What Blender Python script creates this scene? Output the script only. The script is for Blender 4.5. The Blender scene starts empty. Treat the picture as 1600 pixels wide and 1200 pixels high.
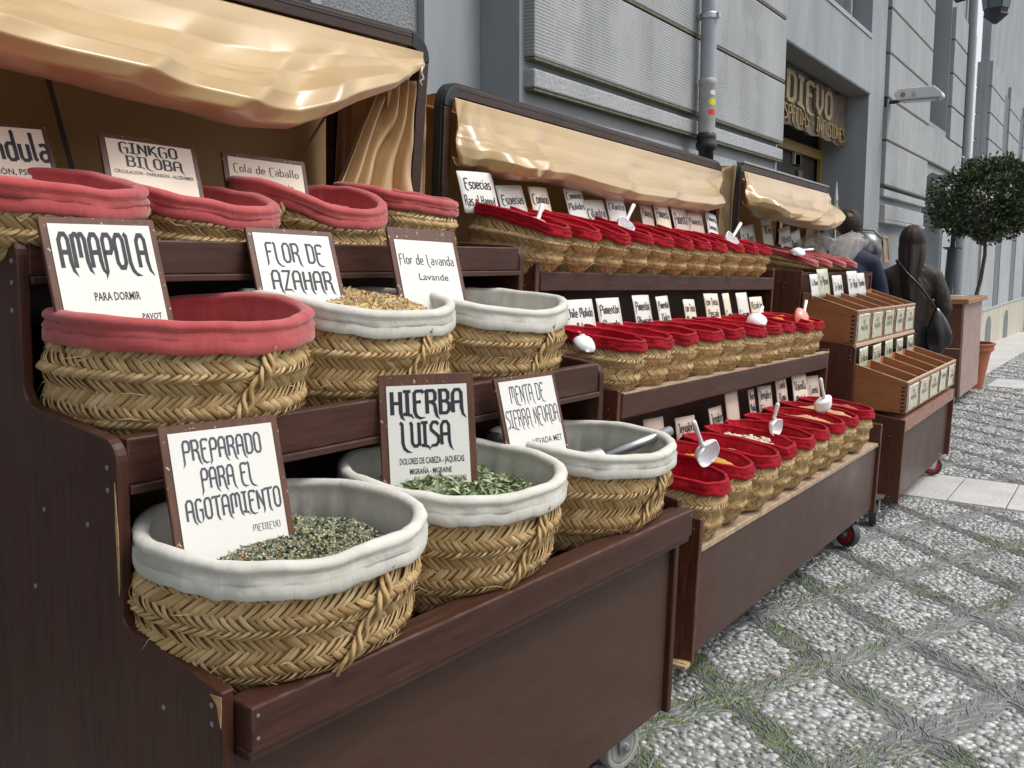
import bpy, math, random
import numpy as np
from mathutils import Vector, Matrix

# ------------------------------------------------------------------ camera, world, light
SC = bpy.context.scene
COL = SC.collection
R_ = math.radians
cam_d = bpy.data.cameras.new('camera')
cam = bpy.data.objects.new('camera', cam_d); COL.objects.link(cam)
cam.location = (0, 0, 1.25)
cam.rotation_euler = (R_(90 - 7.08), 0, R_(32.43))
cam_d.sensor_width = 36; cam_d.lens = 1512 / 1600 * 36
cam_d.clip_start = .05; cam_d.clip_end = 500
cam_d.dof.use_dof = False
SC.camera = cam

SUN_EL, SUN_AZ = 58.0, 68.0          # azimuth: clockwise from +Y towards +X
W = bpy.data.worlds.new('World'); SC.world = W; W.use_nodes = True
nt = W.node_tree; nt.nodes.clear()
wo = nt.nodes.new('ShaderNodeOutputWorld'); bg = nt.nodes.new('ShaderNodeBackground')
sky = nt.nodes.new('ShaderNodeTexSky'); sky.sky_type = 'NISHITA'; sky.sun_disc = False
sky.sun_elevation = R_(SUN_EL); sky.sun_rotation = R_(SUN_AZ)
sky.air_density = 1.0; sky.dust_density = 4.0; sky.ozone_density = 0.6
hs = nt.nodes.new('ShaderNodeHueSaturation'); hs.inputs['Saturation'].default_value = .26
nt.links.new(sky.outputs[0], hs.inputs['Color']); nt.links.new(hs.outputs[0], bg.inputs[0])
bg.inputs[1].default_value = 0.15
nt.links.new(bg.outputs[0], wo.inputs[0])
sd = bpy.data.lights.new('sun', 'SUN'); sd.energy = 1.2; sd.angle = R_(18); sd.color = (1, .97, .92)
sun = bpy.data.objects.new('sun', sd); COL.objects.link(sun)
_el, _az = R_(SUN_EL), R_(SUN_AZ)
sdir = Vector((math.sin(_az) * math.cos(_el), math.cos(_az) * math.cos(_el), math.sin(_el)))
sun.rotation_euler = sdir.to_track_quat('Z', 'Y').to_euler()
sun.location = (6, 3, 12)
SC.view_settings.view_transform = 'Standard'; SC.view_settings.look = 'None'
SC.view_settings.gamma = 1; SC.view_settings.use_curve_mapping = False
SC.view_settings.exposure = 0.42
SC.render.engine = 'CYCLES'
SC.cycles.max_bounces = 8; SC.cycles.transparent_max_bounces = 12

rng = np.random.default_rng(7)
random.seed(7)

# ------------------------------------------------------------------ helpers
def setp(o, label=None, cat=None, group=None, kind=None):
    if label: o['label'] = label
    if cat: o['category'] = cat
    if group: o['group'] = group
    if kind: o['kind'] = kind
    return o

def mesh_from(name, V, F, mats=None, mi=None, smooth=False, uv=None, tint=None):
    """V (n,3); F list of tuples or (m,k) array"""
    me = bpy.data.meshes.new(name)
    if isinstance(F, np.ndarray):
        V = np.asarray(V, dtype=np.float32)
        k = F.shape[1]; n = F.shape[0]
        me.vertices.add(len(V)); me.vertices.foreach_set('co', V.ravel())
        me.loops.add(n * k); me.loops.foreach_set('vertex_index', F.ravel().astype(np.int32))
        me.polygons.add(n)
        me.polygons.foreach_set('loop_start', np.arange(0, n * k, k, dtype=np.int32))
        me.polygons.foreach_set('loop_total', np.full(n, k, dtype=np.int32))
        me.update(calc_edges=True)
    else:
        me.from_pydata([tuple(v) for v in V], [], [tuple(f) for f in F]); me.update()
    if mats:
        for m in (mats if isinstance(mats, (list, tuple)) else [mats]): me.materials.append(m)
    if mi is not None: me.polygons.foreach_set('material_index', np.asarray(mi, dtype=np.int32))
    if smooth: me.polygons.foreach_set('use_smooth', np.ones(len(me.polygons), dtype=bool))
    if uv is not None:
        l = me.uv_layers.new(name='UVMap')
        idx = np.empty(len(me.loops), dtype=np.int32); me.loops.foreach_get('vertex_index', idx)
        l.data.foreach_set('uv', np.asarray(uv, dtype=np.float32)[idx].ravel())
    if tint is not None:
        a = me.attributes.new('tint', 'FLOAT', 'POINT')
        a.data.foreach_set('value', np.asarray(tint, dtype=np.float32).ravel())
    me.update()
    return me

def link(name, me, parent=None, mw=None):
    o = bpy.data.objects.new(name, me); COL.objects.link(o)
    if parent is not None: o.parent = parent
    if mw is not None: o.matrix_local = mw if parent is not None else mw
    return o

def empty(name, mw, label=None, cat=None, group=None, kind=None):
    o = bpy.data.objects.new(name, None); COL.objects.link(o)
    o.empty_display_size = .05; o.matrix_world = mw
    return setp(o, label, cat, group, kind)

class MB:
    def __init__(s): s.v = []; s.f = []; s.m = []
    def add(s, V, F, m=0):
        b = len(s.v); s.v += [tuple(v) for v in V]
        s.f += [tuple(i + b for i in f) for f in F]; s.m += [m] * len(F); return s
    def box(s, x0, x1, y0, y1, z0, z1, m=0):
        V = [(x0,y0,z0),(x1,y0,z0),(x1,y1,z0),(x0,y1,z0),(x0,y0,z1),(x1,y0,z1),(x1,y1,z1),(x0,y1,z1)]
        F = [(0,3,2,1),(4,5,6,7),(0,1,5,4),(1,2,6,5),(2,3,7,6),(3,0,4,7)]
        return s.add(V, F, m)
    def prism_y(s, P, y0, y1, m=0):      # polygon in (x,z), extruded along y
        n = len(P); V = [(p[0], y0, p[1]) for p in P] + [(p[0], y1, p[1]) for p in P]
        F = [tuple(range(n)), tuple(range(2*n-1, n-1, -1))] + [(i, i+n, (i+1) % n + n, (i+1) % n) for i in range(n)]
        return s.add(V, F, m)
    def prism_x(s, P, x0, x1, m=0):      # polygon in (y,z), extruded along x
        n = len(P); V = [(x0, p[0], p[1]) for p in P] + [(x1, p[0], p[1]) for p in P]
        F = [tuple(range(n)), tuple(range(2*n-1, n-1, -1))] + [(i, i+n, (i+1) % n + n, (i+1) % n) for i in range(n)]
        return s.add(V, F, m)
    def prism_z(s, P, z0, z1, m=0):
        n = len(P); V = [(p[0], p[1], z0) for p in P] + [(p[0], p[1], z1) for p in P]
        F = [tuple(range(n-1, -1, -1)), tuple(range(n, 2*n))] + [(i, (i+1) % n, (i+1) % n + n, i+n) for i in range(n)]
        return s.add(V, F, m)
    def lathe(s, prof, seg=24, m=0, M=None, cap=True):   # prof [(r,z)]
        M = M or Matrix(); V = []; F = []
        for (r, z) in prof:
            for i in range(seg):
                a = 2*math.pi*i/seg; V.append(M @ Vector((r*math.cos(a), r*math.sin(a), z)))
        for j in range(len(prof)-1):
            for i in range(seg):
                a = j*seg+i; b = j*seg+(i+1) % seg; F.append((a, b, b+seg, a+seg))
        if cap:
            F.append(tuple(range(seg-1, -1, -1))); F.append(tuple((len(prof)-1)*seg+i for i in range(seg)))
        return s.add(V, F, m)
    def tube(s, P, r, seg=8, m=0):
        P = [Vector(p) for p in P]; n = len(P); rr = r if isinstance(r, (list, tuple)) else [r]*n
        V = []; F = []; up = None
        for i, p in enumerate(P):
            t = (P[min(i+1, n-1)] - P[max(i-1, 0)]).normalized()
            if up is None: up = Vector((0,0,1)) if abs(t.z) < .9 else Vector((1,0,0))
            a = t.cross(up).normalized(); up = a.cross(t).normalized()
            for k in range(seg):
                q = 2*math.pi*k/seg; V.append(p + a*math.cos(q)*rr[i] + up*math.sin(q)*rr[i])
        for i in range(n-1):
            for k in range(seg):
                x = i*seg+k; y = i*seg+(k+1) % seg; F.append((x, y, y+seg, x+seg))
        F.append(tuple(range(seg-1, -1, -1))); F.append(tuple((n-1)*seg+k for k in range(seg)))
        return s.add(V, F, m)
    def mesh(s, name, mats, smooth=False):
        return mesh_from(name, s.v, s.f, mats, s.m, smooth)
    def build(s, name, mats, parent=None, smooth=False, bevel=0, seg=2, off=None, mw=None, label=None):
        if off is not None:
            s.v = [(v[0]-off[0], v[1]-off[1], v[2]-off[2]) for v in s.v]
        o = link(name, s.mesh(name, mats, smooth), parent, mw)
        if bevel:
            b = o.modifiers.new('bevel', 'BEVEL'); b.width = bevel; b.segments = seg; b.limit_method = 'ANGLE'; b.angle_limit = R_(40)
        if smooth and not bevel: pass
        if label: o['label'] = label
        return o

def fillet(P, R, n=5):
    out = []; N = len(P)
    for i in range(N):
        p = Vector(P[i]).to_2d(); r = R[i] if isinstance(R, (list, tuple)) else R
        if r <= 0: out.append(tuple(p)); continue
        a = (Vector(P[i-1]).to_2d() - p); b = (Vector(P[(i+1) % N]).to_2d() - p)
        la, lb = a.length, b.length; a.normalize(); b.normalize()
        ang = a.angle(b); d = min(r/math.tan(ang/2), la*.49, lb*.49); rr = d*math.tan(ang/2)
        c = p + (a+b).normalized()*(rr/math.sin(ang/2)); p0 = p+a*d; p1 = p+b*d
        a0 = math.atan2(*(p0-c).yx); a1 = math.atan2(*(p1-c).yx); da = (a1-a0+math.pi) % (2*math.pi) - math.pi
        for k in range(n+1):
            t = a0+da*k/n; out.append((c.x+rr*math.cos(t), c.y+rr*math.sin(t)))
    return out

def copy_tree(o, parent=None):
    c = o.copy(); COL.objects.link(c)
    if parent is not None: c.parent = parent
    for ch in list(o.children): copy_tree(ch, c)
    return c

# local frames of the three stalls (columns: n outward to the street, u along the stall, w up)
def frame(n, u, w):
    n = Vector(n).normalized(); w = Vector(w); w = (w - n*w.dot(n)).normalized(); u = w.cross(n)
    return Matrix(((n.x, u.x, w.x, 0), (n.y, u.y, w.y, 0), (n.z, u.z, w.z, 0), (0, 0, 0, 1)))
F1 = frame((.9967, -.0740, -.0335), (.0741, .9973, .0012), (.0334, -.0036, .9994))
F2 = frame((.9994, -.0100, -.0342), (.0093, .9997, -.0207), (.0344, .0204, .9992))
F3 = frame((.9994, -.0010, -.0342), (.0007, .9999, -.0103), (.0343, .0103, .9994))
GX, GY = -.02, -.0227
def gz(x, y): return GX*x + GY*y
def T(x, y, z): return Matrix.Translation((x, y, z))
def RX(a): return Matrix.Rotation(a, 4, 'X')
def RY(a): return Matrix.Rotation(a, 4, 'Y')
def RZ(a): return Matrix.Rotation(a, 4, 'Z')

# value noise (periodic not needed)
_perm = rng.random((64, 64, 8))
def vnoise(x, y, k=0):
    x = np.asarray(x, float); y = np.asarray(y, float)
    xi = np.floor(x).astype(int); yi = np.floor(y).astype(int); fx = x-xi; fy = y-yi
    fx = fx*fx*(3-2*fx); fy = fy*fy*(3-2*fy); g = _perm[:, :, k % 8]
    a = g[xi % 64, yi % 64]; b = g[(xi+1) % 64, yi % 64]; c = g[xi % 64, (yi+1) % 64]; d = g[(xi+1) % 64, (yi+1) % 64]
    return (a*(1-fx)+b*fx)*(1-fy)+(c*(1-fx)+d*fx)*fy - .5

# ------------------------------------------------------------------ materials
class NT:
    def __init__(s, name):
        s.m = bpy.data.materials.new(name); s.m.use_nodes = True; s.t = s.m.node_tree; s.t.nodes.clear()
        s.o = s.n('ShaderNodeOutputMaterial'); s.p = s.n('ShaderNodeBsdfPrincipled'); s.l(s.p.outputs[0], s.o.inputs[0])
        s.co = None
    def n(s, t, **k):
        x = s.t.nodes.new(t)
        for a, b in k.items(): setattr(x, a, b)
        return x
    def l(s, a, b): s.t.links.new(a, b)
    def coord(s, which='Object', scale=(1,1,1), rot=(0,0,0)):
        if s.co is None: s.co = s.n('ShaderNodeTexCoord')
        mp = s.n('ShaderNodeMapping'); mp.inputs['Scale'].default_value = scale; mp.inputs['Rotation'].default_value = rot
        s.l(s.co.outputs[which], mp.inputs[0]); return mp.outputs[0]
    def noise(s, vec, scale, detail=3, rough=.55, dist=0):
        x = s.n('ShaderNodeTexNoise'); x.inputs['Scale'].default_value = scale; x.inputs['Detail'].default_value = detail
        x.inputs['Roughness'].default_value = rough; x.inputs['Distortion'].default_value = dist
        if vec is not None: s.l(vec, x.inputs['Vector'])
        return x.outputs['Fac']
    def ramp(s, fac, stops):
        x = s.n('ShaderNodeValToRGB'); e = x.color_ramp.elements
        while len(e) < len(stops): e.new(.5)
        for i, (p, c) in enumerate(stops):
            e[i].position = p; e[i].color = (c[0], c[1], c[2], 1) if isinstance(c, (tuple, list)) else (c, c, c, 1)
        s.l(fac, x.inputs[0]); return x.outputs[0]
    def mix(s, a, b, f, mode='MIX'):
        x = s.n('ShaderNodeMix', data_type='RGBA', blend_type=mode)
        for v, i in ((f, 0), (a, 6), (b, 7)):
            if isinstance(v, (int, float)): x.inputs[i].default_value = v
            elif isinstance(v, (tuple, list)): x.inputs[i].default_value = (*v, 1)
            else: s.l(v, x.inputs[i])
        return x.outputs[2]
    def math(s, op, a, b=None):
        x = s.n('ShaderNodeMath', operation=op)
        for i, v in ((0, a), (1, b)):
            if v is None: continue
            if isinstance(v, (int, float)): x.inputs[i].default_value = v
            else: s.l(v, x.inputs[i])
        return x.outputs[0]
    def bump(s, h, strength=.3, dist=.002, prev=None):
        x = s.n('ShaderNodeBump'); x.inputs['Strength'].default_value = strength; x.inputs['Distance'].default_value = dist
        s.l(h, x.inputs['Height'])
        if prev is not None: s.l(prev, x.inputs['Normal'])
        s.l(x.outputs[0], s.p.inputs['Normal']); return x.outputs[0]
    def col(s, c):
        if isinstance(c, (tuple, list)): s.p.inputs['Base Color'].default_value = (*c[:3], 1)
        else: s.l(c, s.p.inputs['Base Color'])
    def set(s, **k):
        for a, b in k.items():
            i = s.p.inputs[a.replace('_', ' ')]
            if isinstance(b, (int, float, tuple)): i.default_value = b
            else: s.l(b, i)
        return s.m

def mat_wood(name, c1, c2, rough=.42, stretch=(1, 12, 1), worn=(.30, .24, .20), wear=.5, spec=.5, scale=6, grain=1.0):
    t = NT(name)
    v = t.coord('Object', tuple(1/x if x else 1 for x in stretch))
    n1 = t.noise(v, scale*5, 5, .6, .5); n2 = t.noise(v, scale*24, 2, .5)
    g = t.ramp(n1, [(.3, c1), (.7, c2)])
    g = t.mix(g, (c1[0]*.35, c1[1]*.35, c1[2]*.35), t.ramp(n2, [(.50, 0.0), (.70, .75*grain)]))
    g = t.mix(g, (min(1, c2[0]*1.7), c2[1]*1.9, c2[2]*1.9), t.ramp(t.noise(v, scale*13, 3, .6), [(.58, 0.), (.75, .35*grain)]))
    d = t.noise(t.coord('Object'), 3.1, 4, .6)
    g = t.mix(g, worn, t.math('MULTIPLY', t.ramp(t.noise(t.coord('Object', tuple(1/x if x else 1 for x in stretch)), 22, 4, .7), [(.56, 0.), (.80, wear)]), .16))
    ge = t.n('ShaderNodeNewGeometry'); bv = t.n('ShaderNodeBevel', samples=3); bv.inputs['Radius'].default_value = .0045     # worn pale edges
    dp = t.n('ShaderNodeVectorMath', operation='DOT_PRODUCT'); t.l(ge.outputs['True Normal'], dp.inputs[0]); t.l(bv.outputs[0], dp.inputs[1])
    e = t.ramp(dp.outputs['Value'], [(.80, 1.), (.97, 0.)])
    nz = t.ramp(t.noise(t.coord('Object'), 26, 4), [(.40, 0.), (.66, 1.)])
    g = t.mix(g, worn, t.math('MULTIPLY', t.math('MULTIPLY', e, nz), wear))
    t.col(g)
    t.bump(t.mix(n1, n2, .5), .22, .001)
    rr = t.ramp(d, [(.3, rough-.06), (.8, rough+.16)])
    return t.set(Roughness=rr, Specular_IOR_Level=spec)

def mat_plain(name, c, rough=.5, var=.12, scale=20, metal=0, bump=.0, spec=.5, coat=0):
    t = NT(name); n = t.noise(t.coord('Object'), scale, 4)
    a = tuple(x*(1-var) for x in c); b = tuple(min(1, x*(1+var)) for x in c)
    t.col(t.ramp(n, [(.3, a), (.7, b)]))
    if bump: t.bump(n, bump, .002)
    t.set(Roughness=rough, Metallic=metal, Specular_IOR_Level=spec, Coat_Weight=coat)
    return t.m

M = {}
M['dark_wood'] = mat_wood('dark stained wood', (.043, .0150, .0095), (.064, .0225, .0138), .40, (1, 1, 14), wear=.3, spec=.35, grain=.7)
M['rail_wood'] = mat_wood('dark rail wood', (.040, .0145, .0105), (.066, .0245, .0165), .40, (1, 14, 1), (.33, .22, .17), .8, spec=.4, grain=.65)
M['panel_wood'] = mat_wood('brown laminate', (.054, .026, .0185), (.064, .031, .022), .36, (1, 9, 1), wear=.35, spec=.4, grain=.35)
M['red_wood'] = mat_wood('reddish side wood', (.085, .025, .012), (.12, .038, .018), .4, (1, 1, 12), wear=.35)
M['tea_wood'] = mat_wood('orange box wood', (.33, .115, .036), (.44, .175, .066), .42, (12, 1, 1), (.6, .4, .25), .3, grain=.4)
M['tea_front'] = mat_wood('pinkish box front wood', (.24, .12, .085), (.32, .17, .12), .42, (1, 10, 1), (.5, .4, .3), .3)
M['pale_edge'] = mat_plain('bare pale wood edge', (.52, .37, .24), .6)
M['chip'] = mat_plain('bare chipped wood', (.42, .25, .11), .7, .3, 60)
M['dusty'] = mat_plain('dusty shelf board', (.36, .26, .17), .6, .3, 30, bump=.1)
M['screw'] = mat_plain('dull steel screw', (.35, .35, .35), .4, metal=.8)
M['frame_brown'] = mat_wood('brown awning frame', (.032, .013, .008), (.05, .021, .013), .38, (1, 14, 1), (.3, .2, .15), .35)
M['black_plastic'] = mat_plain('black plastic', (.016, .018, .02), .38)
M['rubber'] = mat_plain('grey black rubber', (.035, .038, .042), .6, .2)
M['grey_wheel'] = mat_plain('pale grey wheel', (.33, .34, .31), .5, .2)
M['red_wheel'] = mat_plain('red wheel hub', (.42, .02, .035), .4)
M['steel'] = mat_plain('zinc steel', (.45, .46, .47), .35, .15, metal=.9)
M['paper'] = mat_plain('white laminated paper', (.70, .695, .65), .32, .03, 8)
M['paper_cream'] = mat_plain('cream paper label', (.72, .64, .52), .45, .05, 12)
M['paper_old'] = mat_plain('aged printed label', (.50, .49, .36), .35, .35, 45)
M['plaster_paper'] = mat_plain('pinkish paper label', (.55, .43, .36), .4, .05, 12)
M['ink'] = mat_plain('blue black ink', (.013, .014, .022), .45, 0)
M['ink_grey'] = mat_plain('faded grey ink', (.06, .065, .085), .45, 0)
t = NT('sign board wood')
v = t.coord('Object', (8, 1, 8)); n1 = t.noise(v, 14, 4, .6)
g = t.ramp(n1, [(.3, (.060, .021, .010)), (.7, (.115, .042, .018))])
chip = t.ramp(t.noise(t.coord('Object'), 95, 2), [(.665, 0.), (.69, 1.)])
t.col(t.mix(g, (.50, .36, .22), chip)); t.set(Roughness=.4); M['sign_board'] = t.m
M['white_plastic'] = mat_plain('white plastic', (.88, .88, .89), .42, .02, spec=.5)
M['pink_plastic'] = mat_plain('pink translucent plastic', (.80, .30, .24), .3, .1)
M['terracotta'] = mat_plain('terracotta plastic', (.34, .10, .045), .5, .1)
M['counter_side'] = mat_wood('counter mahogany', (.10, .034, .016), (.15, .052, .024), .35, (12, 1, 1), wear=.2)
M['counter_grey'] = mat_plain('counter scuffed laminate', (.30, .20, .18), .45, .15, 6)
M['counter_top'] = mat_wood('counter top', (.30, .15, .07), (.38, .20, .10), .4, (1, 10, 1), wear=.2)

# straw weave
t = NT('woven esparto')
at = t.n('ShaderNodeAttribute', attribute_name='tint')
uvn = t.coord('UV', (1, 1, 1))
fib = t.noise(t.coord('UV', (7, .8, 1)), 3.0, 3, .6)
g = t.ramp(at.outputs['Fac'], [(0., (.40, .240, .100)), (.35, (.56, .370, .165)), (.7, (.68, .480, .235)), (1., (.77, .600, .345))])
g = t.mix(g, (.22, .12, .04), t.ramp(fib, [(.28, .7), (.48, 0.)]))
g = t.mix(g, (.66, .50, .27), t.ramp(fib, [(.60, 0.), (.78, .6)]))
big = t.noise(t.coord('Object'), 9, 3)
g = t.mix(g, (.34, .18, .06), t.ramp(big, [(.50, 0.), (.80, .5)]))
t.col(g); t.bump(fib, .8, .0015); M['straw'] = t.set(Roughness=.62, Specular_IOR_Level=.35)
M['straw_dark'] = mat_plain('straw backing', (.36, .21, .085), .85, .3, 60)

def mat_cloth(name, c, c2, fold=.4, rough=.85, sheen=.3):
    t = NT(name); n = t.noise(t.coord('Object'), 11, 4, .6, .4); n2 = t.noise(t.coord('Object'), 700, 1)
    t.col(t.ramp(n, [(.3, c2), (.65, c)]))
    b = t.bump(n2, .10, .0006); t.bump(t.noise(t.coord('Object', (1, 1, .5)), 26, 3, .5, .8), fold, .006, b)
    return t.set(Roughness=rough, Sheen_Weight=sheen, Specular_IOR_Level=.25)
M['cloth_white'] = mat_cloth('off white canvas liner', (.60, .585, .53), (.49, .475, .42), .5, .9, .1)
M['cloth_red'] = mat_cloth('faded red canvas liner', (.42, .048, .055), (.33, .030, .040), .5)
M['cloth_rose'] = mat_cloth('sun bleached rose liner', (.44, .085, .085), (.36, .05, .055), .5)
M['cloth_velvet'] = mat_cloth('bright red liner', (.42, .005, .018), (.26, .003, .011), .9, .9, .03)

# awning: satin tarpaulin
t = NT('beige satin tarpaulin')
n = t.noise(t.coord('Object', (1, .6, 1)), 5, 4, .55, .5)
t.col(t.ramp(n, [(.3, (.41, .265, .105)), (.7, (.49, .33, .14))]))
b = t.bump(t.noise(t.coord('Object'), 260, 2), .06, .0006)
t.bump(t.noise(t.coord('Object', (1, .45, 1.2)), 6, 2, .5, 1.0), .14, .008, b)
M['tarp'] = t.set(Roughness=.30, Specular_IOR_Level=.75, Sheen_Weight=.2, Coat_Weight=.5, Coat_Roughness=.24)
M['tarp_back'] = mat_plain('tarpaulin inner side', (.46, .30, .145), .6, .08, 3, bump=.1)
_tb = M['tarp_back'].node_tree; _tr = _tb.nodes.new('ShaderNodeBsdfTranslucent'); _tr.inputs[0].default_value = (.62, .40, .18, 1)      # thin cloth lets some daylight through
_mx = _tb.nodes.new('ShaderNodeMixShader'); _mx.inputs[0].default_value = .38
_ou = [n for n in _tb.nodes if n.type == 'OUTPUT_MATERIAL'][0]; _pr = [n for n in _tb.nodes if n.type == 'BSDF_PRINCIPLED'][0]
_tb.links.new(_pr.outputs[0], _mx.inputs[1]); _tb.links.new(_tr.outputs[0], _mx.inputs[2]); _tb.links.new(_mx.outputs[0], _ou.inputs[0])

# masonry
def mat_wall(name, c, rel='smooth', rough=.75):
    t = NT(name)
    n = t.noise(t.coord('Object', (1, 1, .35)), 2.2, 5, .6); n2 = t.noise(t.coord('Object'), 45, 4, .6)
    a = tuple(x*.80 for x in c); b2 = tuple(x*1.10 for x in c)
    g = t.ramp(n, [(.3, a), (.7, b2)])
    if rel == 'stucco':
        n2 = t.noise(t.coord('Object'), 70, 3, .7); t.bump(n2, 1.0, .014)
        g = t.mix(g, tuple(x*.6 for x in c), t.ramp(n2, [(.35, .5), (.5, 0.)]))
    elif rel == 'tooled':
        v = t.coord('Object'); sx = t.n('ShaderNodeSeparateXYZ'); t.l(v, sx.inputs[0])
        zz = t.math('SINE', t.math('MULTIPLY', sx.outputs[2], 2*math.pi/.0165)); zz = t.ramp(t.math('ADD', t.math('MULTIPLY', zz, .5), .5), [(.25, 0.), (.75, 1.)])
        yy = t.math('SINE', t.math('MULTIPLY', sx.outputs[1], 2*math.pi/.030)); yy = t.ramp(t.math('ADD', t.math('MULTIPLY', yy, .5), .5), [(.06, 0.), (.30, 1.)])
        colm = t.n('ShaderNodeTexVoronoi'); colm.inputs['Scale'].default_value = 1
        t.l(t.coord('Object', (0, 4.6, 0.0)), colm.inputs['Vector'])
        cm = t.ramp(colm.outputs['Color'], [(.15, .15), (.75, 1.)])
        edge = t.ramp(t.noise(t.coord('Object'), 5, 3), [(.36, .1), (.52, 1.)])
        h = t.math('MULTIPLY', t.math('MULTIPLY', zz, yy), t.math('MULTIPLY', cm, edge))
        b = t.bump(n2, .35, .004); t.bump(h, .6, .006, b)
        g = t.mix(g, tuple(x*.45 for x in c), t.math('MULTIPLY', h, .42))
        return t.set(Roughness=rough) if t.col(g) is None else None
    elif rel == 'rough':
        t.bump(n2, .6, .012)
        g = t.mix(g, tuple(x*.72 for x in c), t.ramp(t.noise(t.coord('Object', (1, 6, 1)), 8, 4, .7), [(.5, 0.), (.75, .6)]))
    else: t.bump(n2, .25, .004)
    t.col(g)
    return t.set(Roughness=rough)
M['wall'] = mat_wall('blue grey painted wall', (.265, .290, .312))
M['stucco'] = mat_wall('rough grey stucco', (.235, .25, .265), 'stucco')
M['tooled'] = mat_wall('tooled grey stone block', (.33, .345, .355), 'tooled')
M['block'] = mat_wall('rough grey stone block', (.31, .325, .34), 'rough')
M['band'] = mat_wall('pale grey moulding', (.35, .365, .38), 'rough')
M['plinth'] = mat_wall('beige stone plinth', (.46, .43, .36), 'rough')
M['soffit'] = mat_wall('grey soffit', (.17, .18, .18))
M['moss_line'] = mat_plain('mossy groove edge', (.12, .13, .085), .9, .4, 40)
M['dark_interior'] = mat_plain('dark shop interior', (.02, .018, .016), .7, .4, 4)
M['glass_dark'] = mat_plain('window glass', (.25, .30, .32), .05, .1, 2, spec=.9, metal=.6)
M['door_frame'] = mat_plain('gilded wood door frame', (.26, .17, .045), .5, .2)
M['pipe'] = mat_plain('grey enamel pipe', (.29, .32, .365), .35, .12, 8)
M['pipe_low'] = mat_plain('worn cast iron pipe', (.33, .34, .34), .5, .2, 14, bump=.2)
M['slab'] = mat_wall('pale paving slab', (.47, .46, .44), 'rough', .7)
M['gilt'] = mat_plain('tarnished gilt', (.26, .18, .075), .5, .5, 30, metal=.4, bump=.4)
M['sign_brown'] = mat_plain('weathered brown sign board', (.085, .058, .036), .6, .5, 7, bump=.5)
M['sign_gold'] = mat_plain('dull gold raised letter', (.25, .185, .095), .5, .35, 20, bump=.3)
# ------------------------------------------------------------------ ground
def ground_sheet():
    xs = np.concatenate([np.linspace(-2.9, 3, 60), np.linspace(3.4, 14, 12)])
    ys = np.concatenate([np.linspace(-2, 14, 120), np.linspace(14.5, 70, 40)])
    X, Y = np.meshgrid(xs, ys, indexing='ij'); Z = GX*X+GY*Y
    V = np.stack([X, Y, Z], -1).reshape(-1, 3); n, m = X.shape
    i = (np.arange(n-1)[:, None]*m+np.arange(m-1)[None]).ravel()
    return V, np.stack([i, i+m, i+m+1, i+1], 1)
V1, V2, A0 = np.array((.172, .415)), np.array((.352, -.325)), np.array((-.85, 3.47))
Mi = np.linalg.inv(np.stack([V1, V2], 1))
def lat(x, y):
    q = (np.stack([x, y], -1)-A0) @ Mi.T
    return q-np.round(q), np.round(q)
t = NT('cobbled street bedding')
sx = t.n('ShaderNodeSeparateXYZ'); t.l(t.coord('Object'), sx.inputs[0])
def _lin(a, b, c):
    return t.math('ADD', t.math('ADD', t.math('MULTIPLY', sx.outputs[0], a), t.math('MULTIPLY', sx.outputs[1], b)), c)
qs = []
for k in (0, 1):
    a, b = Mi[k]; e = _lin(float(a), float(b), float(-(a*A0[0]+b*A0[1]))+.5)
    e = t.math('ABSOLUTE', t.math('SUBTRACT', t.math('FRACT', e), .5)); qs.append(e)
mx = t.math('MAXIMUM', qs[0], qs[1])
inband = t.math('GREATER_THAN', mx, .385)
vo = t.n('ShaderNodeTexVoronoi'); vo.inputs['Scale'].default_value = 34; t.l(t.coord('Object', (1, 1.35, 1)), vo.inputs['Vector'])
peb = t.ramp(vo.outputs['Distance'], [(.28, (.44, .44, .425)), (.52, (.12, .12, .115))])
far = t.ramp(t.math('MULTIPLY', sx.outputs[1], 1/20), [(.40, 0.), (.46, 1.)])
st = t.ramp(t.noise(t.coord('Object', (1, 1, 1)), 60, 3), [(.35, (.12, .128, .13)), (.65, (.21, .22, .222))])
base = t.ramp(t.noise(t.coord('Object'), 40, 4), [(.3, (.13, .13, .12)), (.7, (.24, .238, .22))])
basen = t.mix(t.mix(base, (.12, .125, .125), t.math('MULTIPLY', inband, .6)), t.mix(peb, st, inband), far)
moss = t.math('MULTIPLY', t.ramp(t.noise(t.coord('Object'), 2.6, 4, .65), [(.47, 0.), (.62, 1.)]), t.math('ADD', t.math('MULTIPLY', inband, .65), .18))
nearm = t.ramp(t.math('MULTIPLY', sx.outputs[1], 1/20), [(.18, 1.), (.32, .15)])
t.col(t.mix(basen, (.075, .115, .022), t.math('MULTIPLY', moss, nearm)))
t.bump(t.noise(t.coord('Object'), 60, 4), .5, .006)
M['bedding'] = t.set(Roughness=.85)
def stone_mat(name, c1, c2, c3, rough):
    t = NT(name); at = t.n('ShaderNodeAttribute', attribute_name='tint'); oi = t.n('ShaderNodeObjectInfo')
    f = t.math('FRACT', t.math('ADD', at.outputs['Fac'], oi.outputs['Random']))
    g = t.ramp(f, [(0., c1), (.5, c2), (1., c3)])
    g = t.mix(g, tuple(x*.55 for x in c1), t.ramp(t.noise(t.coord('Object'), 60, 4, .6), [(.45, 0.), (.8, .7)]))
    t.col(g); return t.set(Roughness=rough, Specular_IOR_Level=.5)
M['pebble'] = stone_mat('white river pebble', (.20, .205, .205), (.34, .342, .34), (.53, .53, .525), .33)
M['slate'] = stone_mat('dark slate sliver', (.115, .125, .13), (.18, .188, .19), (.27, .275, .268), .5)

V, F = ground_sheet()
street = link('street', mesh_from('street', V, F, M['bedding'], smooth=True)); setp(street, kind='structure')

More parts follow.
